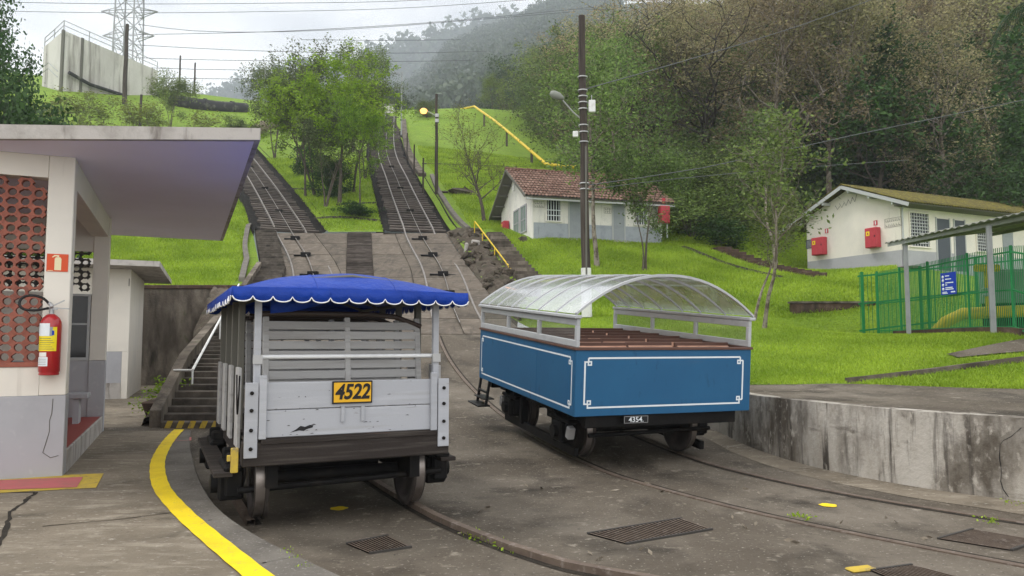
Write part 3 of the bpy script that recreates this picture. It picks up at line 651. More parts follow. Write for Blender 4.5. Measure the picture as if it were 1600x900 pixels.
# dark drainage lines crossing the lawns
def lawn_drain(pts, label, w=.12):
    S = spline(pts, .6); g = []
    for i, p in enumerate(S):
        d = S[min(i+1, len(S)-1)]-S[max(i-1, 0)]; d /= np.linalg.norm(d); n_ = np.array([-d[1], d[0]])*w
        a, b = p-n_, p+n_; g.append([(a[0], a[1], hz(*a)+.05), (b[0], b[1], hz(*b)+.10)])
    MB().grid(g, False).build('lawn_drain', 'dark', label=label, cat='drain')
lawn_drain([(t1x(43.2)+1.8, 43.2), (-10.2, 43.6), (t2x(42.6)-1.8, 42.6)], 'dark drain line across the lowest part of middle lawn', .14)
lawn_drain([(t2x(47)-4.5, 46.8), (t2x(47.5)-1.8, 47.4)], 'short dark drain line joining right track above the bush')
lawn_drain([(t1x(52)+1.8, 52), (t1x(52)+6, 51.2)], 'thin drain line on middle lawn beside left track')
lawn_drain([(t2x(64)+3, 63), (0, 63.5), (9, 64.5)], 'thin drain line across the upper right lawn')
lawn_drain([(8.6, 37.2), (9.4, 34), (10.2, 31.6), (10.8, 29.6)], 'narrow drain line down the lawn between the two huts', .1)
gs = lambda Y: float(np.interp(Y, [29.5, 33, 37], [12.3, 11.6, 10.1]))
steps('garden_steps', 'dark narrow garden steps crossing the lawn between the huts', 'steps', lambda Y: gs(Y)-.35, lambda Y: gs(Y)+.35, lambda Y: hz(gs(Y), Y)+.1, list(np.arange(29.6, 37, .5)), 'brownwall')
# brown walls, stone wall, kerb on the right lawn
q = thing('terrace_wall', 'low brown plank-like terrace wall left of the green fence', 'wall', (9.55, 25.3, 2.0)); MB().box(0, 3.1, 0, .25, -.5, 1.02).build('wall_body', 'brownwall', q, .02); MB().box(-.04, 3.14, -.03, .28, 1.023, 1.09).build('coping', 'oldwall', q)
q = thing('terrace_wall', 'short brown terrace edge between lawn steps and hut', 'wall', (9.7, 30, 3.7)); MB().box(0, 2.0, 0, .25, -.6, .32).build('wall_body', 'brownwall', q, .02)
kg = MB(); S = spline([(5.9,13.15),(7.0,13.4),(8.2,13.55),(9.3,13.6),(11.5,13.7),(14,13.8)], .3); g = []
for i, p in enumerate(S):
    zt = hz(p[0], p[1])+.05; g.append([(p[0], p[1]-.09, zt-.3), (p[0], p[1]-.09, zt+.03+.02*random.random()), (p[0], p[1]+.09, zt+.03), (p[0], p[1]+.09, zt-.3)])
kg.grid([r[::-1] for r in g], False).add(g[0], [(0,1,2,3)]).build('garden_kerb', 'oldwall', label='crumbling brown kerb curving across the near right lawn', cat='kerb')
g = []
for i in range(14):
    u = i/13; x = 8.6+4.8*u; g.append([(x, 14.35+.25*u-.45*min(1, u*2.2), hz(x, 14.35+.25*u-.45*min(1, u*2.2))+.03), (x, 14.75+.5*u+.25*min(1, u*2), hz(x, 14.75+.5*u+.25*min(1,u*2))+.03)])
MB().grid(g, False).build('path_slab', 'yard', label='grey concrete path slab lying in the lawn by the green fence', cat='path')
# ---------------- drains and paint spots in the yard
def grate(label, pts, nb, group='drain grates in the yard'):
    c = [np.array(G(a, b, 0)) for a, b in pts]; ctr = sum(c)/4; t_ = thing('drain_grate', label, 'drain', tuple(ctr), 0, group)
    q = [p-ctr for p in c]; MB().add([(p[0], p[1], .004) for p in q], [(0,1,2,3)]).build('pit_shade_sheet', 'pit_shade', t_)  # flat sheet on the yard; its black colour stands for shade below the bars
    bm = None
    for i in range(nb):
        u = (i+.5)/nb; a = q[0]*(1-u)+q[1]*u; b = q[3]*(1-u)+q[2]*u
        m_ = MB().bar((a[0], a[1], .0095), (b[0], b[1], .0095), np.linalg.norm(q[1]-q[0])/nb*.30, .004); m_.build('grate_bar', 'railrust', t_)
    for u in (.0, 1):
        a = q[0]*(1-u)+q[3]*u; b = q[1]*(1-u)+q[2]*u; MB().bar((a[0], a[1], .008), (b[0], b[1], .008), .022, .018).build('grate_frame', 'rung', t_)
grate('small rusty drain grate in front of the grey cart', [(541,851),(606,838),(643,856),(577,866)], 13)
grate('wide drain grate in the middle of the yard', [(918,835),(1065,811),(1113,828),(978,851)], 24)
grate('rusty broken drain grate near the foot of the curved wall', [(1466,843),(1520,828),(1625,846),(1580,861)], 15)
grate('drain grate cut by the bottom edge of picture', [(1360,893),(1425,884),(1520,908),(1440,925)], 14)
q = G(1345, 891, 0); MB().box(-.11, .11, -.05, .05, 0, .02).build('yellow_block', 'yellowold', None, .01, loc=(q[0], q[1], 0), rot=(0,0,.3), label='small yellow painted block beside the bottom drain grate', cat='block')
def spot(px, py, r, label):
    q = G(px, py, 0); V = [(r*(1+.12*math.sin(j*2.3))*math.cos(j/14*6.283), r*(1+.12*math.cos(j*1.7))*math.sin(j/14*6.283), 0) for j in range(14)]
    MB().add(V, [tuple(range(14))]).build('paint_spot', 'yellow', None, loc=(q[0], q[1], .006), label=label, cat='paint mark')
spot(529.5, 795, .092, 'yellow paint spot on the ground under the grey cart')
spot(1294, 790, .09, 'yellow paint spot between rails near curved wall')
# dirt patch by the curb and a lighter slab edge
def ground_patch(name, pts, m, label, z=.003):
    q = MB().add([G(a, b, z) for a, b in pts], [tuple(range(len(pts)))[::-1]]); return q.build(name, m, kind='structure')
# ================================================================== GREY CART
def wheelset(par, y, half, r, w=.12, axlebox=True):
    prof = [(.0,-.05),(r*.3,-.06),(r*.34,-.03),(r*.80,-.025),(r*.86,-.055),(r*.985,-.06),(r,-.05),(r,.035),(r*1.0,.04),(r*1.075,.045),(r*1.08,.07),(r*.86,.072),(r*.8,.03),(.0,.03)]
    for s in (-1, 1):
        pr = [(a, -b*s) for a, b in prof]
        if s > 0: pass
        wh = MB().lathe(pr, 32, 'x').build('wheel', 'wheel', par, loc=(s*half, y, r+.06))
        MB().lathe([(r*1.002, -.048), (r*1.004, 0), (r*1.002, .034)] if s < 0 else [(r*1.002, -.034), (r*1.004, 0), (r*1.002, .048)], 32, 'x').build('tread', 'tread', wh)
        if axlebox:
            b = MB(); b.box(-.11, .11, -.15, .15, -.14, .14); b.box(-.08, .08, -.34, .34, .14, .2); b.box(-.06, .10, -.22, -.17, -.1, .3); b.box(-.06, .10, .17, .22, -.1, .3)
            b.tube([(s*.11,0,0),(s*.17,0,0)], .09, 10); b.build('axle_box', 'iron', par, .02, loc=(s*(half+.24), y, r+.04))
    MB().tube([(-half, y, r+.06), (half, y, r+.06)], .06, 10).build('axle', 'iron', par)
c1 = thing('rail_cart', 'grey wooden bench cart with blue scalloped canopy and plate 4522', 'rail cart', (-1.47, 6.9, 0), R(25.5))
LEN = 3.2
MB().box(-.95, .95, 0, .16, .61, .825).build('end_beam', 'darkwood', c1, .012)
MB().box(-.80, .82, -.012, .0, .80, .842).build('beam_strip', 'darkwood', c1, .004)
MB().box(-.95, .95, LEN-.16, LEN, .61, .825).build('end_beam', 'darkwood', c1, .012)
for s in (-1, 1): MB().box(s*.86-.07, s*.86+.07, .163, LEN-.163, .60, .81).build('side_sill', 'darkwood', c1, .01)
MB().box(-.93, .93, .02, LEN-.02, .828, .852).build('cart_floor', 'darkwood', c1)
u = MB(); u.box(-.5, .5, .9, 2.3, .3, .58); u.box(-.72, -.62, .2, 3.0, .38, .6); u.box(.62, .72, .2, 3.0, .38, .6); u.build('underframe', 'iron', c1)
MB().tube([(-.95, .33, .36), (.98, .33, .40)], .03, 8).build('brake_rod', 'iron', c1)
wheelset(c1, .62, .75, .35); wheelset(c1, 2.5, .75, .35)
for z_a, z_b in ((.853, 1.09), (1.096, 1.335)):
    MB().box(-.815, .815, .02, .065, z_a, z_b).build('board', 'cartgrey', c1, .006)
for x in (-.085, .1): MB().box(x-.016, x+.016, .0, .019, .965, 1.10).build('batten', 'cartgrey', c1, .003)
for s in (-1, 1):
    p = MB().box(s*.885-.055, s*.885+.055, -.022, .0, .69, 1.34).build('corner_plate', 'cartgrey', c1, .004)
    for z in (.77, .93, 1.1, 1.25): MB().lathe([(0,-.036),(.017,-.036),(.017,-.022)], 8, 'y').build('bolt', 'iron', p, loc=(s*.885, 0, z))
    MB().box(s*.885-.045, s*.885+.045, .003, .09, .826, 1.30).build('corner_post', 'cartgrey', c1, .006)
    MB().box(s*.79-.032, s*.79+.032, -.018, .018, .846, 1.40).build('corner_post', 'cartgrey', c1, .005)
    b = MB().box(s*.835-.029, s*.835+.029, .066, .12, 1.30, 2.12).build('canopy_post', 'cartgrey', c1, .005)
    MB().box(s*.835-.04, s*.835+.04, .05, .066, 1.50, 1.58).build('post_bracket', 'galvband', b)
    for y in (.85, 1.55, 2.25, 3.05): MB().box(s*.90-.03, s*.90+.03, y-.04, y+.04, .83, 2.12).build('canopy_post', 'soffdark', c1, .005)
    for y in (.30, 1.05, 1.8, 2.5): MB().box(s*.955-.015, s*.955+.015, y, y+.28, .74, 1.46).build('side_board', 'slatgrey', c1, .004)
    MB().box(s*1.06-.10, s*1.06+.06, .25, 3.0, .50, .54).build('foot_board', 'darkwood', c1, .005)
MB().tube([(-.81, .10, 1.56), (.81, .10, 1.56)], .02, 8).build('cross_rail', 'aluw', c1)
b = MB(); b.add([(-.55,.017,.89),(-.50,.017,.915),(-.46,.017,.945),(-.42,.017,.935),(-.38,.017,.95),(-.345,.017,.945),(-.355,.017,.925),(-.41,.017,.912),(-.43,.017,.898),(-.47,.017,.905)], [tuple(range(10))])
b.build('broken_board_hole', 'black', c1)
rs = random.Random(4); b = MB()
for i in range(34):
    x = rs.uniform(-.8, .8); z = rs.choice([.87,.9,1.08,1.1,1.2,1.32,.95,1.25,1.0]); l = rs.uniform(.008, .05); 
    b.add([(x,.0175,z),(x+l,.0175,z+rs.uniform(-.002,.004)),(x+l*.6,.0175,z+rs.uniform(.004,.009))], [(0,1,2)])
b.build('chipped_paint', 'darkwood', c1)['kind'] = 'stuff'
pl = MB().box(-.185, .185, .0, .0195, 1.13, 1.335).build('number_plate', 'black', c1, .002)
MB().box(-.172, .172, -.003, -.0005, 1.143, 1.322).build('plate_face', 'plate', pl)
ob('plate_number', textmesh('4522', .20, 'black', .22, .006), pl, loc=(-.004, -.005, 1.232), rot=FRONT, scale=(.80, .95, 1))
MB().box(-1.045, -.985, -.05, -.01, .58, .79).build('yellow_tag', 'yellowold', c1, .006)
MB().box(-1.075, -1.045, -.045, -.012, .68, .73).build('yellow_tag', 'yellowold', c1, .003)
MB().tube([(-.985, .02+.25*k/12, 1.40-.34*math.sin(k/12*3.14)) for k in range(13)], .007, 5).build('chain', 'iron', c1)
def cart_bench(y):
    fb_ = lambda x: MB().bar((x, y-.01, .86), (x, y+.13, 1.93), .055, .045, (0,1,0))
    bn = fb_(.03).build('bench', 'slatgrey', c1, .005)
    for x in (-.73, .74): fb_(x).build('bench_post', 'slatgrey', bn, .005)
    for i in range(8):
        z = 1.20+.093*i; yy = y+.02+.11*(z-.86)/1.07
        MB().bar((-.76, yy-.018, z), (.765, yy-.018, z), .018, .077).build('slat', 'slatgrey', bn, .004)
    for i in range(4): MB().box(-.78, .78, y+.12+.09*i, y+.2+.09*i, 1.18, 1.205).build('slat', 'slatgrey', bn, .004)
    pts = [(-.80, y+.10, 1.955), (-.5, y+.12, 1.965), (.25, y+.12, 1.965), (.52, y+.12, 1.945), (.70, y+.11, 1.88), (.78, y+.10, 1.85)]
    MB().tube(pts, .026, 8).build('bench_handrail', 'handwood', bn)
for y in (.28, 1.0, 1.72, 2.44): cart_bench(y)
# canopy: curved tarp with hipped front, scalloped valance with white piping
cw, y0c, y1c = 1.08, -.16, LEN+.12
def canopy_z(x, y):
    u = abs(x)/cw; v = min(1, max(0, (y-y0c)/.55)); v2 = min(1, max(0, (y1c-y)/.55)); v = min(v, v2)
    return 2.165+.19*(1-u**2.0)*(1-(1-v)**2.2)+.006*math.sin(x*9+y*3)*v
g = []
ysx = [y0c+.55*(i/10)**1.2 for i in range(11)]+list(np.linspace(.5, y1c-.56, 12))+[y1c-.55*(i/8) for i in range(8, -1, -1)]
for y in ysx: g.append([(x, y, canopy_z(x, y)) for x in np.linspace(-cw, cw, 37)])
can = MB().grid(g).build('canopy', 'blue', c1); sdm = can.modifiers.new('thick', 'SOLIDIFY'); sdm.thickness = .006
def valance(a, b, n, drop=.125, sc=.045):
    a, b = Vector(a), Vector(b); top, bot = [], []; K = n*10
    for i in range(K+1):
        u_ = i/K; p = a.lerp(b, u_); f = (u_*n) % 1; s_ = math.sqrt(max(0, 1-(2*f-1)**2)) if 0 < f < 1 else 0
        nrm = (b-a).cross(Vector((0,0,1))).normalized(); wob = .012*math.sin(u_*14)+.006*math.sin(u_*41)
        top.append(p); bot.append(p+Vector((0, 0, -drop-sc*s_+sc))+nrm*wob)
    mid = [(t_*.5+b_*.5) for t_, b_ in zip(top, bot)]
    v_ = MB().grid([[t_, m_, b_] for t_, m_, b_ in zip(top, mid, bot)]).build('valance', 'blue', can)
    v_.modifiers.new('thick', 'SOLIDIFY').thickness = .004
    MB().tube([p+Vector((0,0,-.001)) for p in bot], .0062, 5).build('piping', 'piping', can)
for x in (-.36, .36): MB().tube([(x, y, canopy_z(x, y)+.001) for y in ysx], .004, 4).build('seam', 'blue', can)
zc = 2.168
valance((-cw, y0c, zc), (cw, y0c, zc), 13); valance((cw, y0c, zc), (cw, y1c, zc), 20); valance((cw, y1c, zc), (-cw, y1c, zc), 13); valance((-cw, y1c, zc), (-cw, y0c, zc), 20)
cf = MB()
for s in (-1, 1): cf.tube([(s*.85, -.1, 2.11), (s*.85, LEN, 2.11)], .022, 6)
for y in (.09, .85, 1.55, 2.25, 3.05): cf.tube([(-.86, y, 2.11), (-.4, y, 2.27), (0, y, 2.31), (.4, y, 2.27), (.86, y, 2.11)], .018, 6)
cf.build('canopy_frame', 'soffdark', c1)
b = MB().grid([[(-.70, .35, 2.14), (-.70, .33, 1.96)], [(-.5, .36, 2.14), (-.5, .33, 1.98)], [(-.30, .35, 2.14), (-.27, .34, 2.04)], [(-.12, .36, 2.14), (-.12, .36, 2.10)]])
b.build('folded_tarp', 'blue', c1).modifiers.new('thick', 'SOLIDIFY').thickness = .006
# ================================================================== BLUE CART
HD = 20.2
c2 = thing('rail_cart', 'blue panelled cart with arched clear roof and number 4354', 'rail cart', (2.01, 9.96, -.01), R(HD), rx=R(4.75))
hw, L2, zb, zt = 1.33, 3.95, .765, 1.605
MB().box(-hw, hw, 0, .035, zb, zt).build('front_panel', 'cartblue', c2, .004)
MB().box(-hw, hw, L2-.035, L2, zb, zt).build('rear_panel', 'cartblue', c2, .004)
for s in (-1, 1):
    for ya, yb in ((.037, 1.30), (1.304, L2-.037)):
        MB().box(s*hw-(.035 if s > 0 else 0), s*hw+(0 if s > 0 else .035), ya, yb, zb, zt).build('side_panel', 'cartblue', c2, .003)
MB().box(-hw+.05, hw-.05, .05, L2-.05, zb+.0, zb+.05).build('cart_floor', 'rimwood', c2)
r_ = MB(); r_.box(-hw-.02, hw+.02, -.02, .05, zt+.002, zt+.035); r_.box(-hw-.02, hw+.02, L2-.05, L2+.02, zt+.002, zt+.035)
r_.box(-hw-.02, -hw+.05, .052, L2-.052, zt+.002, zt+.034); r_.box(hw-.05, hw+.02, .052, L2-.052, zt+.002, zt+.034); r_.build('rim', 'rimwood', c2, .004)
def lining(xa, xb, za, zb_, face):       # Greek-key style border: strips with a small square at each corner
    b = MB(); t = .011; e = .0025
    def strip(u0, u1, v0, v1, d=0):
        if face == 'f': b.box(u0, u1, -e-d, -.0004, v0, v1)
        elif face == 'l': b.box(-hw-e-d, -hw-.0004, u0, u1, v0, v1)
        else: b.box(hw+.0004, hw+e+d, u0, u1, v0, v1)
    k, q = .10, .048
    strip(xa+q, xb-q, zb_-t, zb_+t); strip(xa+q, xb-q, za-t, za+t); strip(xa-t, xa+t, za+q, zb_-q); strip(xb-t, xb+t, za+q, zb_-q)
    for cx, sx in ((xa, 1), (xb, -1)):
        for cz, sz in ((za, 1), (zb_, -1)):
            # little square ring inside each corner joined to both lines
            x0, x1 = sorted((cx+sx*q*.75, cx+sx*q*2.0)); z0_, z1_ = sorted((cz+sz*q*.75, cz+sz*q*2.0)); r = .009
            strip(x0, x1, z0_, z0_+2*r, .0006); strip(x0, x1, z1_-2*r, z1_, .0006); strip(x0, x0+2*r, z0_, z1_, .0012); strip(x1-2*r, x1, z0_, z1_, .0012)
            xm0, xm1 = sorted((cx, cx+sx*q*1.0)); strip(xm0-(t if sx < 0 else t)*1, xm1, cz+sz*q-t*.9, cz+sz*q+t*.9, .0018)
            zm0, zm1 = sorted((cz, cz+sz*q*1.0)); strip(cx+sx*q-t*.9, cx+sx*q+t*.9, zm0-t, zm1, .0024)
    b.build('lining', 'lining', c2)
lining(-hw+.13, hw-.13, zb+.11, zt-.10, 'f'); lining(.11, L2-.10, zb+.09, zt-.10, 'l'); lining(.11, L2-.10, zb+.09, zt-.10, 'r')
# window frames
ze = 2.0
for s in (-1, 1):
    fr = MB(); x0, x1 = sorted((s*hw, s*(hw-.05))); zr = zt+.037
    fr.box(x0, x1, .0, L2, zr, zr+.085); fr.box(x0, x1, 0, L2, ze-.085, ze)
    for y in (0, 1.27, 2.55, L2-.06): fr.box(x0-.001, x1+.001, y, y+.062, zr+.085, ze-.085)
    f_ = fr.build('window_frame', 'alu', c2, .006)
    for a, b_ in ((.064, 1.268), (1.334, 2.548), (2.614, L2-.062)): MB().add([(s*(hw-.03), a, zr+.087), (s*(hw-.03), b_, zr+.087), (s*(hw-.03), b_, ze-.087), (s*(hw-.03), a, ze-.087)], [(0,1,2,3)]).build('pane', 'glass', f_)
    gt = MB(); xg0, xg1 = sorted((s*(hw+.045), s*(hw-.06))); gt.box(xg0, xg1, -.03, L2+.03, ze+.003, ze+.05); gt.build('eave_rail', 'alu', c2, .01)
# arched roof
RA = [(hw+.02)*math.cos(a) for a in np.linspace(math.pi, 0, 33)]
def arch(x): u_ = min(1, abs(x)/(hw+.04)); return ze+.05+.545*(1-u_**2.15)
xs_ = [(hw+.02)*math.sin(v) for v in np.linspace(-math.pi/2, math.pi/2, 29)]
panels = [0, .62, 1.24, 1.74, 2.36, 2.98, 3.48, L2]
for a, b_ in zip(panels[:-1], panels[1:]):
    MB().grid([[(x, a+.01, arch(x)), (x, b_-.01, arch(x))] for x in xs_][::-1]).build('roof_panel', 'acrylic', c2)
for i, y in enumerate(panels):
    wd = .042 if i in (0, len(panels)-1) else .020
    bt = MB(); top = [(x, y, arch(x)+.006) for x in xs_]
    g = []
    for j, x in enumerate(xs_):
        z = arch(x); nx, nz = x*.9, 1.0; 
        g.append([(x, y-wd/2, z-.022), (x, y-wd/2, z+.012), (x, y+wd/2, z+.012), (x, y+wd/2, z-.022), (x, y-wd/2, z-.022)])
    bt.grid(g, False).build('roof_rib', 'alu', c2)
for x in (-.72, .72): MB().grid([[(x-.015, y, arch(x)-.016), (x+.015, y, arch(x)-.016)] for y in (0, L2)]).build('roof_purlin', 'alu', c2)
# seats: rows of short varnished benches seen almost edge-on
def seat_row(y, xs0):
    for k, (xa, xb, dy) in enumerate(xs0):
        b_ = MB().box(xa, xb, y+dy+.30, y+dy+.33, 1.0, 1.585).build('bench', 'redwood', c2, .006)
        for i in range(2): MB().bar((xa, y+dy+.10+.125*i, 1.53+.066*i), (xb, y+dy+.10+.125*i, 1.53+.066*i), .115, .022, (0,-.5,1)).build('slat', 'redwood', b_, .004)
        for i in range(3 if y > .3 else 0): MB().box(xa, xb, y+dy-.30+.10*i, y+dy-.21+.10*i, 1.26, 1.285).build('slat', 'redwood', b_, .004)
        MB().box(xa-.02, xb+.02, y+dy+.29, y+dy+.335, 1.60, 1.672).build('back_rail', 'rimwood', b_, .006)
        for x in (xa-.02, xb-.0): MB().box(x-.012, x+.012, y+dy+.05, y+dy+.30, 1.20, 1.60).build('bench_end', 'rimwood', b_, .004)
for i, y in enumerate((.10, .72, 1.34, 1.96, 2.58, 3.2)):
    o = -.06*(i % 2); seat_row(y, [(-1.22, -.42+o, 0), (-.36+o, .32+o, .05), (.38+o, 1.22, .0)])
# running gear
MB().box(-1.15, 1.15, .06, .18, .60, zb-.003).build('end_beam', 'iron', c2, .01); MB().box(-1.15, 1.15, L2-.18, L2-.06, .60, zb-.003).build('end_beam', 'iron', c2, .01)
u = MB(); u.box(-1.0, -.88, .18, L2-.18, .58, .75); u.box(.88, 1.0, .18, L2-.18, .58, .75); u.box(-.6, .6, 1.3, 2.6, .3, .72); u.build('underframe', 'iron', c2, .01)
wheelset(c2, .92, .82, .37); wheelset(c2, 2.95, .82, .37)
for s in (-1, 1):
    MB().bar((s*1.0, .6, .17), (s*1.0, 3.4, .17), .07, .12).build('brake_beam', 'iron', c2, .01)
    for y in (1.25, 2.55): MB().box(s*1.02-.06, s*1.02+.06, y-.05, y+.05, .2, .62).build('brake_hanger', 'iron', c2, .01)
for y in (.62, 3.35): MB().bar((-1.10, y, .36), (-1.10, y-.05, .52), .10, .10).build('brake_shoe', 'galvband', c2, .012)
MB().tube([(-.9, .45, .42), (1.0, .45, .45)], .03, 8).build('brake_rod', 'iron', c2)
np_ = MB().box(-.63, -.27, -.012, .057, .655, .755).build('number_plate', 'black', c2, .003)
fr = MB(); fr.box(-.625,-.275,-.014,-.0125,.660,.665); fr.box(-.625,-.275,-.014,-.0125,.745,.750); fr.box(-.625,-.620,-.014,-.0125,.666,.744); fr.box(-.280,-.275,-.014,-.0125,.666,.744); fr.build('plate_border', 'galvband', np_)
ob('plate_number', textmesh('4354.', .105, 'lining', 0, .001), np_, loc=(-.45, -.015, .703), rot=FRONT, scale=(.95, .9, 1))
s_ = MB()
for y in (3.45, 3.92): s_.bar((-1.30, y, .80), (-1.36, y, .36), .04, .04, (0,1,0))
s_.box(-1.52, -1.30, 3.40, 3.97, .335, .36); s_.box(-1.36, -1.32, 3.45, 3.92, .55, .58); s_.box(-1.42, -1.22, 3.42, 3.95, .45, .465); s_.build('entry_step', 'black', c2)
# ================================================================== SHELTER ON THE LEFT
sh = thing('platform_shelter', 'white station shelter with flat overhanging roof and terracotta screen blocks', 'shelter', (-5.03, 8.43, .2), R(24))
ZS = 3.62         # soffit above the platform
MB().box(-.26, 0, 0, .25, .90, ZS-.004).build('column', 'white', sh, .008)
MB().box(-3.0, -.263, .004, .22, .90, 1.215).build('front_wall', 'white', sh)
MB().box(-3.0, -.263, .004, .22, 3.36, ZS-.006).build('lintel', 'white', sh)
MB().box(-3.0, .004, -.004, .254, -.02, .897).build('grey_dado', 'dado', sh, .006)
MB().box(-3.0, -.263, -.012, .2, 1.218, 1.27).build('screen_sill', 'terra', sh, .004)
crk = [(-.12,-.006,.86),(-.13,-.006,.7),(-.15,-.006,.62),(-.14,-.006,.5),(-.17,-.006,.36),(-.19,-.006,.27),(-.12,-.006,.21),(-.05,-.006,.23)]
MB().tube([(a+random.uniform(-.008,.008), b, c) for a, b, c in crk], .004, 4).build('crack', 'soffdark', sh)
# breeze blocks: a ring with four arms, staggered
def breeze(r=.043, t=.023, dpt=.08):
    q = MB(); n = 12; vs = []
    for k in range(n):
        a = 2*math.pi*k/n; c, s = math.cos(a), math.sin(a)
        for rr, y in ((r+t, 0), (r, 0), (r, dpt), (r+t, dpt)): vs.append((rr*c, y, rr*s))
    fs = []
    for k in range(n):
        a, b = k*4, ((k+1) % n)*4; fs += [(a, b, b+1, a+1)[::-1], (a+1, b+1, b+2, a+2)[::-1], (a+3, a+2, b+2, b+3), (a, a+3, b+3, b)]
    q.add(vs, fs)
    for sx, sz in ((1,1),(1,-1),(-1,1),(-1,-1)):
        dx, dz = .25*.252*sx, .25*.205*sz; l = math.hypot(dx, dz)
        q.bar((dx/l*(r+t*.6), dpt*.5, dz/l*(r+t*.6)), (dx*.99, dpt*.5, dz*.99), dpt*.9, .062, (0,1,0)) if False else q.bar((dx/l*(r+t*.6), dpt*.5, dz/l*(r+t*.6)), (dx*1.0, dpt*.5, dz*1.0), .066, dpt*.94, (0,1,0))
    return q
bmT = breeze().mesh('breeze_block', 'terra'); bmD = breeze().mesh('breeze_block', 'dblock')
px_, pz_ = .252, .205
for i in range(9):
    for j in range(21):
        x = -.263-.09-px_*i-(px_/2 if j % 2 else 0); z = 1.33+j*pz_/2
        if x < -2.3 or z > 3.30: continue
        ob('breeze_block', bmT, sh, 0, (x, .03, z))
# canopy slab
def sloc(p):  # world -> shelter local
    v = Matrix.Rotation(-R(24), 4, 'Z') @ Vector((p[0]+5.03, p[1]-8.43, p[2]-.2)); return (v.x, v.y, v.z)
pA = [W(407,212,7.69), (-6.08,15.5,3.83), (-12.5,12.6,3.83), (-11.5,7.55,3.83)]
cs_ = [sloc((a[0], a[1], 3.82)) for a in pA]; tk = [.125, .125, .22, .22]
q = MB(); q.add(cs_+[(a, b, c+t_) for (a, b, c), t_ in zip(cs_, tk)], [(0,1,2,3)[::-1][::-1], (4,5,6,7), (0,1,5,4), (1,2,6,5), (2,3,7,6), (3,0,4,7)]); q.build('roof_slab', 'fascia', sh)
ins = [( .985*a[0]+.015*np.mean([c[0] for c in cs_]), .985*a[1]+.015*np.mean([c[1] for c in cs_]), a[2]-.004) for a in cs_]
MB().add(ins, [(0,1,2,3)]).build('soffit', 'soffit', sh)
MB().box(-.26, -.004, .255, 4.5, 3.28, ZS-.01).build('roof_beam', 'white', sh)
fcz = 1.19
MB().box(-.22, .02, 4.5, 4.66, fcz, ZS-.01).build('column', 'white', sh, .006); MB().box(-.224, .024, 4.497, 4.664, .0, fcz-.003).build('grey_dado', 'dado', sh, .006)
# interior: red floor on a step, back wall with screen, window, dark dado
MB().box(-3.0, -.02, .255, 4.9, -.02, .255).build('red_floor', 'redfloor', sh)
MB().box(-.018, .012, .256, 4.49, -.02, .262).build('step_edge', 'fascia', sh, .006)
MB().box(-3.0, -.224, 4.52, 4.64, .25, fcz).build('back_dado', 'dado', sh); MB().box(-3.0, -.224, 4.53, 4.63, 3.02, ZS-.01).build('back_wall', 'white', sh)
MB().box(-3.0, -.90, 4.53, 4.63, fcz+.003, 2.32).build('back_wall', 'white', sh)
MB().box(-3.05, -2.95, .25, 4.6, .0, ZS-.01).build('side_wall', 'white', sh)
for i in range(9):
    for j in range(7):
        x = -.34-px_*i-(px_/2 if j % 2 else 0); z = 2.42+j*pz_/2
        if x > -.3 or x < -2.8: continue
        ob('breeze_block', bmD, sh, 0, (x, 4.54, z))
wf = MB(); wf.box(-.90, -.86, 4.5, 4.6, fcz, 2.30); wf.box(-.27, -.23, 4.5, 4.6, fcz, 2.30); wf.box(-.86, -.27, 4.5, 4.6, 2.26, 2.30); wf.box(-.86, -.27, 4.5, 4.6, fcz, fcz+.05); wf.box(-.58, -.55, 4.51, 4.59, fcz+.05, 2.26); wf.box(-.55, -.27, 4.51, 4.59, 1.78, 1.81)
wf = wf.build('window_frame', 'trim', sh); MB().box(-.86, -.27, 4.545, 4.555, fcz+.05, 2.26).build('window_pane', 'pane', wf)
bb = thing('bench', 'grey concrete bench inside the shelter on the red floor', 'bench', sh.matrix_basis @ Vector((-.55, 3.5, .255)), R(24))
MB().box(-.5, .45, -.2, .2, .38, .46).build('seat', 'dado', bb, .01); MB().box(.25, .33, -.15, .15, 0, .378).build('leg', 'dado', bb); MB().box(-.45, -.37, -.15, .15, 0, .378).build('leg', 'dado', bb)
# fire extinguisher and its sign
shm = Matrix.Translation((-5.03, 8.43, .2)) @ Matrix.Rotation(R(24), 4, 'Z')
ex_ = thing('fire_extinguisher', 'red fire extinguisher with yellow label hanging on the shelter column', 'extinguisher', shm @ Vector((-.155, -.115, 1.13)), R(24))
r = .105
MB().lathe([(0,0),(r*.92,0),(r*.97,.012),(r*.90,.03),(r,.04),(r,.54),(r*.96,.59),(r*.8,.63),(r*.45,.665),(.03,.675),(0,.675)], 28).build('cylinder', 'red', ex_)
v_ = MB(); v_.tube([(0,0,.67),(0,0,.74)], .026, 10); v_.bar((-.05,0,.735),(.06,0,.735), .035, .03); v_.bar((.0,0,.745),(.17,-.0,.735), .022, .012); v_.bar((.0,0,.76),(.12,-.0,.83), .022, .012); v_.tube([(0,0,.74),(.0,-.05,.77)], .018, 8); v_.build('valve', 'galvband', ex_)
hp = [(-.03,0,.79),(-.08,-.01,.845),(-.17,-.02,.875),(-.25,-.03,.865),(-.295,-.04,.82),(-.295,-.05,.76),(-.25,-.06,.72),(-.16,-.07,.71),(-.07,-.06,.725),(-.03,-.03,.74)]
MB().tube([tuple(p) for p in spline(hp, .03)], .014, 8).build('hose', 'black', ex_)
MB().tube([(-.03,0,.80),(.005,0,.76)], .02, 8).build('hose_nozzle', 'galvband', ex_)
def wrap(name, a0, a1, za, zb_, m, rr=r+.0012):
    g = [[(rr*math.cos(R(a)), rr*math.sin(R(a)), z) for z in (za, zb_)] for a in np.linspace(a0, a1, 10)]; return MB().grid(g).build(name, m, ex_)
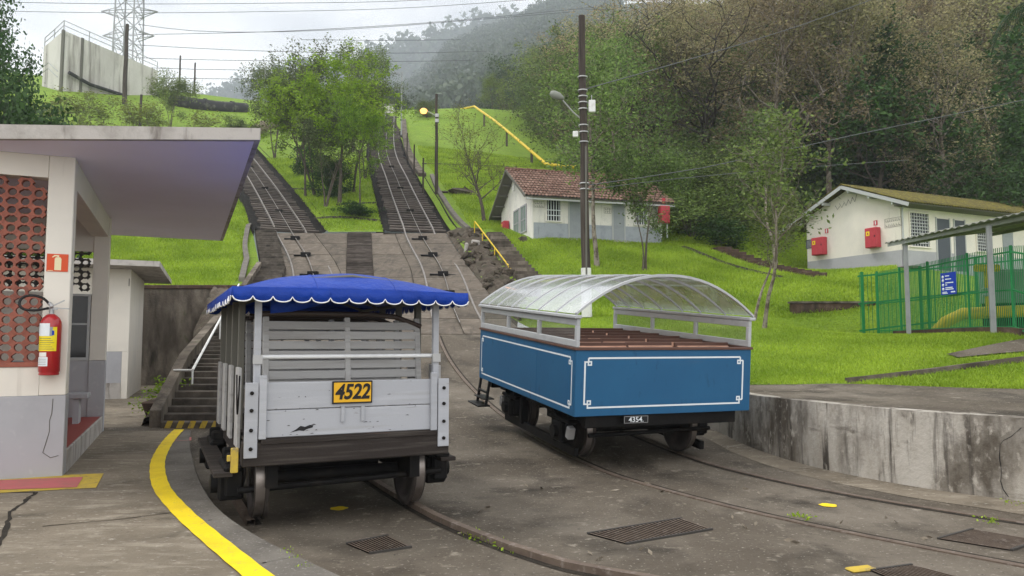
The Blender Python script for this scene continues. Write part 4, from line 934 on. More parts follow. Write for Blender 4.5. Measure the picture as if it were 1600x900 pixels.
wrap('yellow_label', -178, -48, .265, .53, 'ylabel'); wrap('green_label', -92, -72, .43, .53, 'doorgrey', r+.002); wrap('white_label', -178, -88, .43, .57, 'lining', r+.003); wrap('white_label', -165, -92, .10, .20, 'lining'); wrap('white_label', -150, -100, .204, .25, 'wgrey')
for i in range(6): wrap('label_print', -150, -62-(i % 3)*9, .285+i*.023, .290+i*.023, 'soffdark', r+.0022)
for i in range(4): wrap('label_print', -158, -100, .115+i*.02, .119+i*.02, 'soffdark', r+.0022)
wrap('label_print', -76, -64, .44, .49, 'signblue', r+.0028)
MB().box(-.03, .03, .0, .116, .55, .62).build('wall_bracket', 'galvband', ex_)
sg = thing('extinguisher_sign', 'orange-red square sign with cream extinguisher pictogram on white column', 'sign', shm @ Vector((-.135, -.004, 2.39)), R(24))
MB().box(-.105, .105, -.004, .0, -.1, .1).build('sign_panel', 'orange', sg)
pc = MB(); pc.add([(-.028,-.0055,-.085),(.038,-.0055,-.085),(.038,-.0055,.045),(.026,-.0055,.062),(-.016,-.0055,.062),(-.028,-.0055,.045)], [(0,1,2,3,4,5)])
pc.add([(-.004,-.0056,.064),(.014,-.0056,.064),(.014,-.0056,.086),(-.004,-.0056,.086)], [(0,1,2,3)]); pc.add([(-.004,-.0057,.087),(-.03,-.0057,.087),(-.056,-.0057,.062),(-.046,-.0057,.058),(-.026,-.0057,.072),(-.004,-.0057,.072)], [(0,1,2,3,4,5)]); pc.build('pictogram', 'cream', sg)
MB().box(-.095, -.04, -.0055, -.0042, -.094, -.088).build('sign_print', 'cream', sg)
# small outbuilding beyond the shelter
ot = thing('outbuilding', 'small white outbuilding with grey dado and overhanging flat roof', 'building', (-10.25, 19.9, .2), R(22))
MB().box(-5, 0, 0, 4.2, 1.25, 3.45).build('wall', 'white', ot); MB().box(-5, -.15, -.004, 4.2, .42, 1.247).build('grey_dado', 'dado', ot); MB().box(-.147, .004, -.003, 4.2, 0, 1.246).build('corner_pillar', 'white', ot)
MB().box(-5, -.148, -.02, 4.2, -.05, .417).build('plinth', 'fascia', ot)
MB().add([(-5,-1.0,3.46),(.75,-1.0,3.46),(.75,5.2,3.46),(-5,5.2,3.46),(-5,-1.0,3.62),(.75,-1.0,3.60),(.75,5.2,3.6),(-5,5.2,3.62)], [(0,3,2,1),(4,5,6,7),(0,1,5,4),(1,2,6,5),(2,3,7,6),(3,0,4,7)]).build('roof_slab', 'fascia', ot)
MB().box(-.05, -.03, -.012, -.004, 3.0, 3.2).build('wall_crack', 'soffdark', ot)
# planter wedge by the stairs
MB().add([(0,0,0),(.55,-.1,0),(.35,.9,0),(-.2,.9,0),(-.12,-.05,.35),(.62,-.15,.32),(.4,.95,.4),(-.25,.95,.4)], [(0,3,2,1),(0,1,5,4),(1,2,6,5),(2,3,7,6),(3,0,4,7),(4,5,6,7)]).build('planter', 'brownwall', None, .02, loc=(-6.95, 14.3, .2), label='dark wedge planter at the foot of the long stairs', cat='planter')
# ================================================================== HOUSES
def add_on(par, name, m, *b, bevel=0): return MB().box(*b).build(name, m, par, bevel)
def bar_window(par, x0, x1, z0_, z1, y=0, nb=6, nh=2, split=None, frame='wgrey', axis='x', grid_m='lining', pane='pane'):
    """a window in the wall plane y=const (or x=const): frame, pane, bars"""
    q = MB(); t = .06
    def bx(mb, a, b, c, d, e, f): mb.box(a, b, y+c, y+d, e, f) if axis == 'x' else mb.box(y+c, y+d, a, b, e, f)
    bx(q, x0-t, x1+t, -.05, .0, z1, z1+t); bx(q, x0-t*1.4, x1+t*1.4, -.09, .0, z0_-t, z0_); bx(q, x0-t, x0, -.05, .0, z0_, z1); bx(q, x1, x1+t, -.05, .0, z0_, z1)
    w = q.build('window', frame, par)
    q = MB(); bx(q, x0, x1, -.012, .002, z0_, z1); q.build('pane', pane, w)
    for i in range(nb):
        x = x0+(x1-x0)*(i+.5)/nb; q = MB(); bx(q, x-.014, x+.014, -.045, -.02, z0_, z1); q.build('window_bar', grid_m, w)
    for i in range(nh):
        z = z0_+(z1-z0_)*(i+1)/(nh+1) if not split else split[i]; q = MB(); bx(q, x0, x1, -.05, -.018, z-.018, z+.018); q.build('window_bar', grid_m, w)
    return w
def scribble_sign(par, x0, x1, z0_, z1, y=-.004, rows=2):
    q = MB(); t = .012
    q.box(x0, x1, y-.002, y, z1-t, z1); q.box(x0, x1, y-.002, y, z0_, z0_+t); q.box(x0, x0+t, y-.002, y, z0_+t, z1-t); q.box(x1-t, x1, y-.002, y, z0_+t, z1-t)
    rr = random.Random(int(x0*100))
    for r_ in range(rows):
        zc = z0_+(z1-z0_)*(r_+.5)/rows; x = x0+.06
        while x < x1-.1:
            wd = rr.uniform(.04, .1); q.box(x, x+wd, y-.003, y-.0021, zc-.05, zc-.03); q.box(x, x+.016, y-.0042, y-.0031, zc-.05, zc+.05); x += wd+.04
    return q.build('painted_sign', 'soffdark', par)
hL = thing('tiled_hut', 'white hut with grey dado and old red clay tile roof', 'house', (1.03, 37, 6.86), R(15.4))
LL, LD, LH, RZ = 7.1, 6.2, 2.42, 4.2
add_on(hL, 'wall', 'wgrey', 0, LL, 0, .15, .86, LH-.03); add_on(hL, 'wall', 'wgrey', 0, LL, LD-.15, LD, -.6, LH)
gw = MB(); gw.prism([(0,0,0),(0,LD,0),(0,LD,0)], 0, 0) if False else None
for x0, x1 in ((0.003, .15), (LL-.15, LL-.003)):
    MB().add([(x0,.003,-.6),(x0,LD-.003,-.6),(x0,LD-.003,LH),(x0,LD/2,RZ-.1),(x0,.003,LH),(x1,.003,-.6),(x1,LD-.003,-.6),(x1,LD-.003,LH),(x1,LD/2,RZ-.1),(x1,.003,LH)],
       [(0,4,3,2,1),(5,6,7,8,9),(0,1,6,5),(1,2,7,6),(2,3,8,7),(3,4,9,8),(4,0,5,9)]).build('gable_wall', 'wgrey', hL)
add_on(hL, 'grey_dado', 'dadoblue', .06, LL+.004, -.006, .15, -.5, .857)
# roof: two battens-and-tile slopes
rf = MB().add([(-.55,-.6,LH-.42+.07),(LL+.55,-.6,LH-.42+.07),(LL+.55,LD/2,RZ-.02),(-.55,LD/2,RZ-.02),(-.55,LD+.6,LH-.35),(LL+.55,LD+.6,LH-.35)], [(0,1,2,3),(3,2,5,4)]).build('roof', 'soffdark', hL)
rf.modifiers.new('t', 'SOLIDIFY').thickness = .05
tl = MB(); rr = random.Random(2)
for sgn in (0, 1):
    nrow = 11
    for j in range(nrow):
        for i in range(44):
            u0, u1 = j/nrow, (j+1.25)/nrow; x = -.6+(LL+1.2)*(i+.5)/44; w_ = .088; dz = rr.uniform(-.012, .014); dx = rr.uniform(-.012, .012)
            if sgn == 0: ya, yb = -.68+(LD/2+.68)*u0, -.68+(LD/2+.68)*min(u1, 1.0)
            else: ya, yb = LD+.68-(LD/2+.68)*u0, LD+.68-(LD/2+.68)*min(u1, 1.0)
            zz = lambda u: LH-.38+(RZ-LH+.40)*min(u, 1.0)
            za, zb2 = zz(u0)+.10+dz, zz(u1)+.02
            tl.add([(x-w_+dx,ya,za-.03),(x+dx,ya,za+.035),(x+w_+dx,ya,za-.03),(x-w_,yb,zb2-.03),(x,yb,zb2+.035),(x+w_,yb,zb2-.03),(x-w_+dx,ya,za-.055),(x+dx,ya,za+.008),(x+w_+dx,ya,za-.055)],
                   [(0,1,4,3),(1,2,5,4),(6,7,1,0),(7,8,2,1)])
o = tl.build('roof_tiles', 'tile', rf); o['kind'] = 'stuff'
at_ = o.data.attributes.new('tint', 'FLOAT', 'FACE'); tv = np.repeat(np.random.default_rng(8).beta(1.2, 2.2, len(tl.f)//4+1), 4)[:len(tl.f)]; at_.data.foreach_set('value', tv.astype(np.float32))
rg = MB()
for i in range(20): rg.tube([(-.62+i*.415, LD/2, RZ+.075+.01*(i%2)), (-.62+(i+1)*.415+.03, LD/2, RZ+.06)], .09, 8)
rg.build('ridge_tiles', 'tile', rf)
add_on(hL, 'gutter', 'trim', -.5, LL+.5, -.63, -.57, LH-.52, LH-.44)
for yy, s in ((-.66, 1), (LD+.66, -1)):
    MB().bar((-.58, yy, LH-.37), (-.58, LD/2, RZ-.02), .05, .14).build('barge_board', 'soffdark', hL)
for k in range(5):
    z = k/4; MB().bar((-.52, LD/2+.2+(LD/2)*z*.95, RZ-.2-z*1.85), (.0, LD/2+.2+(LD/2)*z*.95, RZ-.2-z*1.85), .06, .08).build('purlin_end', 'soffdark', hL)
def sl_(px): # picture column -> metres along the front wall of the tiled hut
    k = (px-800)/F; return (k*37-1.03)/(.964-k*.266)
bar_window(hL, sl_(855), sl_(876), .98, 2.08, 0, 5, 2, (1.25, 1.52)); add_on(hL, 'window_canopy', 'trim', sl_(852), sl_(879), -.14, -.001, 2.15, 2.2)
add_on(hL, 'door', 'doorgrey', sl_(889.5), sl_(913), -.03, .05, .03, 2.06, bevel=.01); add_on(hL, 'door', 'doorgrey', sl_(958.5), sl_(977.5), -.03, .05, .03, 2.06, bevel=.01)
bar_window(hL, sl_(994), sl_(1013), .98, 1.98, 0, 5, 1)
scribble_sign(hL, sl_(834), sl_(851), 1.62, 1.95); scribble_sign(hL, sl_(945), sl_(956.5), 1.5, 1.78, rows=3)
# gable window, double leaf, weathered frames
for a, b in ((1.0, 2.1), (2.35, 3.45)):
    q = MB(); q.box(-.05, 0, a, a+.09, .55, 2.0); q.box(-.05, 0, b-.09, b, .55, 2.0); q.box(-.05, 0, a+.09, b-.09, 1.92, 2.0); q.box(-.05, 0, a+.09, b-.09, .55, .63); q.box(-.045, 0, a+.09, b-.09, 1.2, 1.26); q.box(-.045, 0, (a+b)/2-.03, (a+b)/2+.03, .63, 1.2); q.box(-.045, 0, (a+b)/2-.03, (a+b)/2+.03, 1.26, 1.92)
    w = q.build('window', 'dado', hL); MB().box(-.02, .002, a+.09, b-.09, .63, 1.92).build('pane', 'cabinet', w)
MB().tube([(-.25, 2.6, 3.25), (-.25, 2.6, 2.95)], .07, 8).build('gable_lamp', 'whitewash', hL); MB().tube([(0, 2.6, 3.3), (-.25, 2.6, 3.3)], .02, 6).build('lamp_arm', 'trim', hL)
tb = thing('low_wall', 'low dark masonry wall in front of the hut gable', 'wall', (0.75, 36.6, 6.2), R(103)); MB().box(0, 4.5, 0, .3, 0, .75).build('wall_body', 'oldwall', tb, .03)
def hose_cabinet(label, loc, rz, w=.62, hh=.9, d=.3, legs=False, yellow=True):
    c = thing('hose_cabinet', label, 'cabinet', loc, rz, 'red fire hose cabinets')
    MB().box(-w/2, w/2, -d, 0, 0, hh).build('cabinet_box', 'redbox', c, .02); MB().box(-w/2+.03, w/2-.03, -d-.018, -d-.001, .03, hh-.03).build('cabinet_door', 'redbox', c, .008)
    if yellow:
        p = MB().box(-w/2+.1, -w/2+.28, -d-.023, -d-.0185, hh*.6, hh*.82).build('yellow_sticker', 'ylabel', c)
        MB().box(-w/2+.16, -w/2+.22, -d-.026, -d-.0235, hh*.65, hh*.77).build('sticker_print', 'redbox', p)
    MB().box(w/2-.09, w/2-.06, -d-.04, -d-.0185, hh*.5, hh*.6).build('handle', 'black', c)
    if legs:
        for x in (-w*.3, w*.3): MB().box(x-.03, x+.03, -d*.6, -d*.4, -.75, -.001).build('leg', 'trim', c)
    return c
mL = Matrix.Translation((1.03, 37, 6.86)) @ Matrix.Rotation(R(15.4), 4, 'Z'); mL2 = mL
hose_cabinet('red hose cabinet at the left gable corner of the tiled hut', mL @ Vector((-.05, 4.6, .80)), R(15.4-90), .6, .82)
hose_cabinet('red hose cabinet on legs at the right end of the tiled hut', mL @ Vector((6.95, -.5, 1.0)), R(15.4), .55, .9, legs=True, yellow=False)
MB().box(-.09, .09, -.02, 0, 0, .28).build('hydrant_sign', 'redbox', None, loc=mL @ Vector((6.95, -.62, 2.05)), rot=(0,0,R(15.4)), label='small red sign above the hose cabinet right of tiled hut', cat='sign')
# ---- right house
hR = thing('corrugated_hut', 'cream hut with grey dado and mossy corrugated roof', 'house', (16.9, 32, 4.95), R(24))
RL, RD, RH, RR = 12, 5.3, 2.92, 3.98
add_on(hR, 'wall', 'white', 0, RL, 0, .15, .75, RH+.05); add_on(hR, 'wall', 'white', 0, RL, RD-.15, RD, -.5, RH)
for x0, x1 in ((.003, .15), (RL-.15, RL-.003)):
    MB().add([(x0,.003,.75),(x0,RD-.003,.75),(x0,RD-.003,RH),(x0,RD/2,RR-.04),(x0,.003,RH),(x1,.003,.75),(x1,RD-.003,.75),(x1,RD-.003,RH),(x1,RD/2,RR-.04),(x1,.003,RH)],
       [(0,4,3,2,1),(5,6,7,8,9),(0,1,6,5),(1,2,7,6),(2,3,8,7),(3,4,9,8),(4,0,5,9)]).build('gable_wall', 'white', hR)
add_on(hR, 'grey_dado', 'dado', -.006, RL, -.006, .15, -.35, .747); add_on(hR, 'grey_dado', 'dado', -.006, .15, .153, RD, -.35, .747)
def corr_sheet(x0, x1, ya, za, yb, zb_, pitch=.18, amp=.03, m='moss', par=None, name='roof_sheet', th=.03):
    n = int((x1-x0)/pitch*4); g = []
    for i in range(n+1):
        x = x0+(x1-x0)*i/n; dz = amp*math.sin(2*math.pi*(x-x0)/pitch)
        g.append([(x, ya+(yb-ya)*t, za+(zb_-za)*t+dz) for t in (0, .25, .5, .75, 1)])
    o = MB().grid(g if yb > ya else g[::-1]).build(name, m, par); o.modifiers.new('t', 'SOLIDIFY').thickness = th; return o
sl = (RR-RH)/(RD/2)
corr_sheet(-.55, RL+.5, -.85, RH-.85*sl+.1, RD/2, RR+.1, par=hR); corr_sheet(-.55, RL+.5, RD+1.35, RH-1.35*sl+.1, RD/2, RR+.1, par=hR)
for ya, s in ((-.62, 1), (RD+.72, -1)):
    yy = -.82 if s == 1 else RD+1.32; zz = RH-.82*sl if s == 1 else RH-1.32*sl
    MB().bar((-.52, yy, zz-.02), (-.52, RD/2, RR-.02), .04, .16).build('barge_board', 'trim', hR)
for y in (.0, 1.2, 2.3, 3.8, 4.8, 5.6): z = RH-.14+sl*(y if y < RD/2 else RD-y); MB().box(-.5, .0, y-.04, y+.04, z-.08, z+.06).build('purlin_end', 'trim', hR)
add_on(hR, 'eave_board', 'soffdark', -.4, RL+.4, -.78, -.02, RH-.30, RH-.26)
def sr_(px): k = (px-800)/F; return (k*32-16.9)/(.9135-k*.4067)
bar_window(hR, sr_(1427), sr_(1456), .95, 2.42, 0, 7, 9, None, 'white', grid_m='trim')
for a, b in ((1468, 1489), (1496, 1513)): add_on(hR, 'door', 'doordark', sr_(a), sr_(b), -.03, .05, -.05, 2.28, bevel=.01); 
bar_window(hR, sr_(1531), sr_(1549), .95, 2.1, 0, 6, 7, None, 'white', grid_m='trim')
add_on(hR, 'door', 'doorgrey', sr_(1572), sr_(1588), -.03, .05, -.05, 2.2)
mR = Matrix.Translation((16.9, 32, 4.95)) @ Matrix.Rotation(R(24), 4, 'Z')
def gr(px):   # picture column -> metres along the gable of the right hut
    k = (px-800)/F; return (16.9-k*32)/(k*.9135+.4067)
def gable_item(px, z): return mR @ Vector((-.008, gr(px), z))
hose_cabinet('red hose cabinet beside the grey plaque on the cream gable', gable_item(1287, .98), R(24-90), .72, .86)
hose_cabinet('red hose cabinet nearest the corner of the cream hut', gable_item(1372, .98), R(24-90), .62, .90)
for px, z, nm in ((1296, 2.12, 'small red hydrant sign left on the cream gable wall'), (1373.5, 2.1, 'small red hydrant sign nearest the cream hut corner')):
    s_ = thing('hydrant_sign', nm, 'sign', gable_item(px, z), R(24-90)); MB().box(-.1, .1, -.01, 0, -.1, .12).build('sign_panel', 'redbox', s_); MB().box(-.03, .03, -.013, -.0105, -.07, .09).build('pictogram', 'lining', s_)
pq = thing('wall_plaque', 'dark grey lettered plaque on the far end of cream gable', 'plaque', gable_item(1272, 1.62), R(24-90)); MB().box(-.36, .36, -.015, 0, -.22, .22).build('plaque_panel', 'doordark', pq)
q = MB()
for i in range(6): q.box(-.3, .1+.06*(i*7 % 5), -.018, -.0155, .14-.06*i, .16-.06*i)
q.build('plaque_print', 'trim', pq)
ss = thing('wall_sign', 'faint outlined lettered sign at the corner of cream gable', 'sign', gable_item(1401, 2.0), R(24-90)); scribble_sign(ss, -.42, .42, -.2, .2)
mp_ = [gable_item(1395, 1.15), gable_item(1395, 1.2)]
wires = MB(); 
for k in range(5): 
    y = 2.2+.25*k; wires.tube([(-.02, y, 3.6-.1*k), (-.06, y+.1, 3.25-.05*k), (-.03, y+.25, 3.5-.06*k)], .012, 4)
wires.build('hanging_wires', 'soffdark', hR)
for px in (1468, 1489, 1496, 1513): x = sr_(px); add_on(hR, 'door_frame', 'trim', x-.03, x+.03, -.045, .0, -.05, 2.33)
MB().tube([(.12, -.1, 2.75), (.06, -.06, 2.5), (.06, -.06, -.2)], .04, 6).build('downpipe', 'trim', hR)
for px in (889.5, 958.5, 977.5): x = sl_(px); add_on(hL, 'door_frame', 'trim', x-.035, x+.035, -.045, .0, .0, 2.12)
add_on(hL, 'door_step', 'fascia', sl_(886), sl_(916), -.4, -.007, -.2, .02); add_on(hL, 'door_step', 'fascia', sl_(956), sl_(980), -.4, -.007, -.2, .02)
rwl = thing('stone_wall', 'rough dark stone retaining wall under the cream hut', 'wall', (17.0, 31.4, 3.2), R(114)); 
MB().box(-.2, 8.2, -.1, .25, -.4, 1.60).build('wall_core', 'brownwall', rwl)
for i in range(150):
    s = random.uniform(.13, .24); ob('stone', random.choice(rms), rwl, 0, (random.uniform(-.1, 8.1), .27, random.uniform(-.3, 1.48)), (random.random()*3, random.random()*3, random.random()*3), scale=(s, s*.6, s*.85))
MB().box(-.3, 8.3, -.15, .36, 1.603, 1.72).build('coping', 'oldwall', rwl, .02)
# ================================================================== GREEN FENCE, SHED, PIPES
fx = polyline_x([(10.3,22.0),(10.85,17.6),(10.85,14.5)])
fn = thing('bar_fence', 'green steel bar fence with blue sign in front of yellow pipes', 'fence', (10.3, 22, 1.9))
bm_ = MB().box(-.0045, .0045, -.0075, .0075, -.92, .92).mesh('fence_bar', 'green')
Ys = np.arange(14.5, 22.01, .064)
for Y in Ys: x = float(fx(Y)); ob('fence_bar', bm_, fn, 0, (x-10.3, Y-22, hz(x, Y)+.98-1.9), (0, 0, math.atan(.125)))
for a, b in ((22.0, 19.8), (19.8, 17.6), (17.6, 16.05), (16.05, 14.5)):
    for zz in (.15, .95, 1.78):
        xa, xb = float(fx(a)), float(fx(b)); MB().bar((xa-10.3, a-22, hz(xa, a)+zz-1.9), (xb-10.3, b-22, hz(xb, b)+zz-1.9), .02, .034).build('fence_rail', 'green', fn)
for Y in (22.0, 20.7, 19.3, 17.6, 16.05, 14.5): x = float(fx(Y)); z = hz(x, Y); MB().box(-.022, .022, -.022, .022, -.1, 1.92).build('fence_post', 'green', fn, loc=(x-10.3, Y-22, z-1.9))
fb = thing('bar_fence', 'far side of the green bar fence seen through the front bars', 'fence', (10.3, 22.15, 1.9))
for i in range(62):
    x = 10.4+i*.132; Y = 22.15+i*.025; ob('fence_bar', bm_, fb, 0, (x-10.3, Y-22.15, hz(x, Y)+.98-1.9), (0, 0, R(90)))
for zz in (.15, .95, 1.78): MB().bar((.05, 0, hz(10.4, 22.15)+zz-1.9), (8.1, 1.55, hz(18.4, 23.7)+zz-1.9), .02, .05).build('fence_rail', 'green', fb)
for i in range(5): x = 10.5+i*1.95; Y = 22.2+i*.37; MB().box(-.035, .035, -.035, .035, -.1, 1.92).build('fence_post', 'green', fb, loc=(x-10.3, Y-22.15, hz(x, Y)-1.9))
g = []
for Y in np.linspace(14.4, 20.8, 16):
    x = float(fx(Y))-.1; z = hz(x, Y)+.02; g.append([(x-.1, Y, z-.3), (x-.1, Y, z+.12), (x+.12, Y, z+.12), (x+.12, Y, z-.3)])
MB().grid(g, False).build('fence_kerb', 'brownwall', label='brown kerb under the green bar fence', cat='kerb')
bs = thing('info_sign', 'blue information sign with white icons hanging on the green fence', 'sign', (10.71, 18.15, W(1486,443,18.15)[2]), R(-82))
MB().box(-.26, .26, -.012, 0, -.27, .27).build('sign_panel', 'signblue', bs)
q = MB()
for i, (z, w_) in enumerate(((.19,.14),(.11,.2),(.02,.27),(.0-.03,.06),(-.10,.24),(-.14,.27),(-.215,.0))):
    if w_: q.box(-.10, -.10+w_, -.0145, -.0125, z-.012, z+.012)
q.box(-.21, -.06, -.0145, -.0125, -.215, -.195); q.box(-.21, -.03, -.0145, -.0125, -.245, -.225); q.box(.08, .22, -.0145, -.0125, -.225, -.195); q.build('sign_print', 'lining', bs)
for z in (.17, .08, -.03, -.13): MB().lathe([(0,-.0145),(.038,-.0145),(.038,-.0125)], 12, 'y').build('sign_icon', 'lining', bs, loc=(-.18, 0, z))
sd_ = thing('tin_shed', 'open shed with tin roof on grey steel posts beside fence', 'shed', (10.35, 19.3, 1.9))
for (x, Y) in ((10.35, 19.4), (10.62, 16.4), (10.8, 13.6), (15.4, 19.9), (15.6, 17)):
    z = hz(x, Y) if x < 12 else 1.9; b = MB(); b.box(-.06, .06, -.005, .005, 0, 1); b.box(-.06, -.05, -.05, .05, 0, 1); b.box(.05, .06, -.05, .05, 0, 1)
    b.build('post', 'galv', sd_, loc=(x-10.35, Y-19.3, z-1.9-.05), scale=(1, 1, 4.33-z if x < 12 else 5.0-z), rot=(0, 0, 1.2))
rm_ = []
def shed_roof():
    g = []; n = 120
    for i in range(n+1):
        Y = 20.0-(20.0-12.6)*i/n; xa = 10.12+.55*(20-Y)/3.6*.62; dz = .022*math.sin(i*1.05*math.pi/2)
        g.append([(xa+t*6.2-10.35, Y-19.3+t*.9, 4.36+dz+t*.75-1.9) for t in (0, .33, .66, 1)])
    o = MB().grid(g).build('roof_sheet', 'tin', sd_); o.modifiers.new('t', 'SOLIDIFY').thickness = .02
    for t in (.08, .5, .95): MB().bar((10.15+t*6.2-10.35, 20-19.3+t*.9, 4.29+t*.75-1.9), (11.2+t*6.2-10.35, 12.7-19.3+t*.9, 4.29+t*.75-1.9), .05, .09).build('roof_purlin', 'galv', sd_)
    MB().bar((-.2, .62, 2.41), (.85, -6.6, 2.41), .012, .09).build('edge_trim', 'galv', sd_)
shed_roof()
vp = thing('yellow_pipework', 'thick yellow gas pipe with valve behind the green fence', 'pipe', (12.5, 20, 1.9))
a = [W(1462,520,20.5), W(1478,503,20.3), W(1505,490,20), W(1550,488,19.6), W(1597,486,19.2), W(1680,486,19)]; pts = spline([(p[0]-12.5, p[1]-20, p[2]-1.9) for p in a], .15) if False else [Vector((p[0]-12.5, p[1]-20, p[2]-1.9)) for p in a]
MB().tube(pts, .16, 14).build('main_pipe', 'pipeyel', vp)
p0, p1 = W(1545,486,19.7), W(1541,420,19.9); MB().tube([(p0[0]-12.5, -.3, p0[2]-1.9), (p0[0]-12.5, -.3, p1[2]-1.9)], .085, 10).build('riser_pipe', 'pipeyel', vp)
pm = W(1543,457,19.8); MB().lathe([(.09,-.11),(.15,-.11),(.15,-.07),(.1,-.05),(.12,0),(.1,.05),(.15,.07),(.15,.11),(.09,.11)], 14).build('valve', 'galvband', vp, loc=(p0[0]-12.5, -.3, pm[2]-1.9))
MB().tube([(p0[0]-12.5-.3, -.3, p1[2]-1.9), (p0[0]-12.5+.3, -.3, p1[2]-1.9)], .10, 10).build('cross_pipe', 'pipeyel', vp)
gc = thing('meter_cabinet', 'grey green metal cabinet inside the fenced enclosure', 'cabinet', W(1585, 462, 20.6), R(-10)); MB().box(-.7, .7, 0, .5, -.2, .75).build('cabinet_box', 'cabinet', gc, .02); MB().box(-.64, -.01, -.02, -.001, -.12, .68).build('cabinet_door', 'cabinet', gc, .01); MB().box(.01, .64, -.02, -.001, -.12, .68).build('cabinet_door', 'cabinet', gc, .01); MB().box(-.66, .66, .1, .4, -.9, -.201).build('cabinet_base', 'iron', gc)
# ================================================================== POLES, LAMPS, TOWERS, PIPES
def pole(name, label, base, top, r0, r1, m='pole', cat='utility pole', n=10, group=None):
    t_ = thing(name, label, cat, base, 0, group); k = 7
    MB().tube([((top[0]-base[0])*i/k+.012*math.sin(i*1.9)*r0*8, (top[1]-base[1])*i/k, -.3+(top[2]-base[2]+.3)*i/k) for i in range(k+1)], [r0+(r1-r0)*i/k for i in range(k+1)], n).build('pole_shaft', m, t_); return t_
pb = gpos(917, 25); ptp = W(908.5, 25, 25)
up = pole('utility_pole', 'tall dark wooden utility pole with white painted foot and street lamp', pb, (ptp[0], 25, ptp[2]), .165, .115)
H_ = ptp[2]-pb[2]
def pz(py): return W(910, py, 25)[2]-pb[2]
def pxx(z): return (ptp[0]-pb[0])*z/H_
MB().tube([(0, 0, .0), (pxx(pz(419)), 0, pz(419))], [.178, .172], 12, cap=True).build('white_foot', 'whitewash', up)
for py in (121, 142, 151.5, 161, 171, 196.5, 207, 222.5, 287, 296): 
    z = pz(py); MB().lathe([(.16,-.02),(.172,-.02),(.172,.02),(.16,.02)], 14).build('band', 'galvband', up, loc=(pxx(z), 0, z))
z = pz(168); MB().box(-.09, .14, -.1, .06, -.2, .22).build('meter_box', 'whitewash', up, .02, loc=(pxx(z)+.27, -.06, z)); MB().box(.0, .02, 0, .02, .22, .42).build('conduit', 'galvband', up, loc=(pxx(z)+.28, -.05, z))
z = pz(210); MB().box(-.09, .09, -.08, .05, -.1, .1).build('junction_box', 'whitewash', up, .01, loc=(pxx(z)-.28, 0, z))
z = pz(185); lz = pz(160); MB().tube([(pxx(z)-.1, 0, z), (pxx(z)-.35, -.1, z+.18), (pxx(z)-.75, -.3, lz)], .025, 6).build('lamp_arm', 'galvband', up)
MB().lathe([(0,-.32),(.10,-.30),(.17,-.15),(.17,.08),(.10,.26),(.05,.34),(0,.34)], 14, 'z').build('lamp_head', 'lampgrey', up, loc=(pxx(z)-.93, -.4, lz+.10), rot=(.2, R(-62)+R(180), 0), scale=(.8,.8,.8))
MB().tube([(-.02,-.155,pz(430)),(-.01,-.14,pz(230))], .035, 6).build('conduit', 'soffdark', up)
hp_ = gpos(682, 50.4); ht = W(682, 147, 50.4); hl = pole('street_lamp', 'hillside pole carrying one lit orange street lamp', hp_, (ht[0], 50.4, ht[2]), .13, .09, cat='street lamp')
la = W(662, 174, 50.2); lb = W(681, 181, 50.4); MB().tube([(lb[0]-hp_[0], 0, lb[2]-hp_[2]), (la[0]-hp_[0]+.2, -.2, la[2]-hp_[2]+.05)], .03, 6).build('lamp_arm', 'galvband', hl)
M['lamp'] = emit('lit_lamp', (1, .37, .10), 3.2)
lh = MB().lathe([(0,-.1),(.12,-.08),(.2,.0),(.1,.12),(0,.14)], 12).build('lamp_head', 'lampgrey', hl, loc=(la[0]-hp_[0], -.2, la[2]-hp_[2]+.12)); MB().lathe([(0,-.30),(.18,-.24),(.26,-.06),(.18,.04),(0,.05)], 12).build('lamp_globe', 'lamp', lh)
b_ = MB()
for zz in (181, 189): z = W(682, zz, 50.4)[2]-hp_[2]; b_.box(-.12, .12, -.14, .14, z-.12, z+.12)
b_.build('clamp', 'galvband', hl)
for i, (px, pt_, pbm, lab) in enumerate(((661, 247, 290, 'lowest thin fence post beside the right track'), (647, 226, 264, 'middle thin fence post beside the right track'), (636, 208, 244, 'third thin fence post up beside right track'), (618.5, 168, 196, 'topmost thin post near hilltop beside right track'))):
    Y = (51, 58, 66, 88)[i]; g_ = gpos(px, Y); t_ = W(px, pt_, Y); pole('fence_post', lab, g_, (g_[0], Y, max(t_[2], g_[2]+1.6)), .07, .06, cat='post', n=6, group='thin posts along the right track')
g_ = gpos(627, 84); t_ = W(627, 112, 84); tp = pole('street_lamp', 'thin tall lamp pole beside the hilltop end of right track', g_, (g_[0], 84, t_[2]), .09, .06, 'galv', 'street lamp')
z = t_[2]-g_[2]; MB().tube([(0,0,z-.5),(-.5,0,z-.1),(-.8,0,z-.2)], .04, 5).build('lamp_arm', 'galv', tp); MB().box(-1.1, -.7, -.1, .1, z-.28, z-.16).build('lamp_head', 'lampgrey', tp)
for px, pt_, Y, lab in ((194, 38, 86, 'dark pole standing before the old concrete reservoir'), (218.5, 148, 74, 'short dark post in bushes behind the shelter roof'), (280, 87, 112, 'left of two thin far poles under the wires'), (303.5, 98, 112, 'right of two thin far poles under the wires')):
    g_ = gpos(px, Y); t_ = W(px, pt_, Y); pole('utility_pole', lab, g_, (g_[0], Y, t_[2]), .28 if px == 194 else .16, .2 if px == 194 else .12, 'pole', 'utility pole', 7)
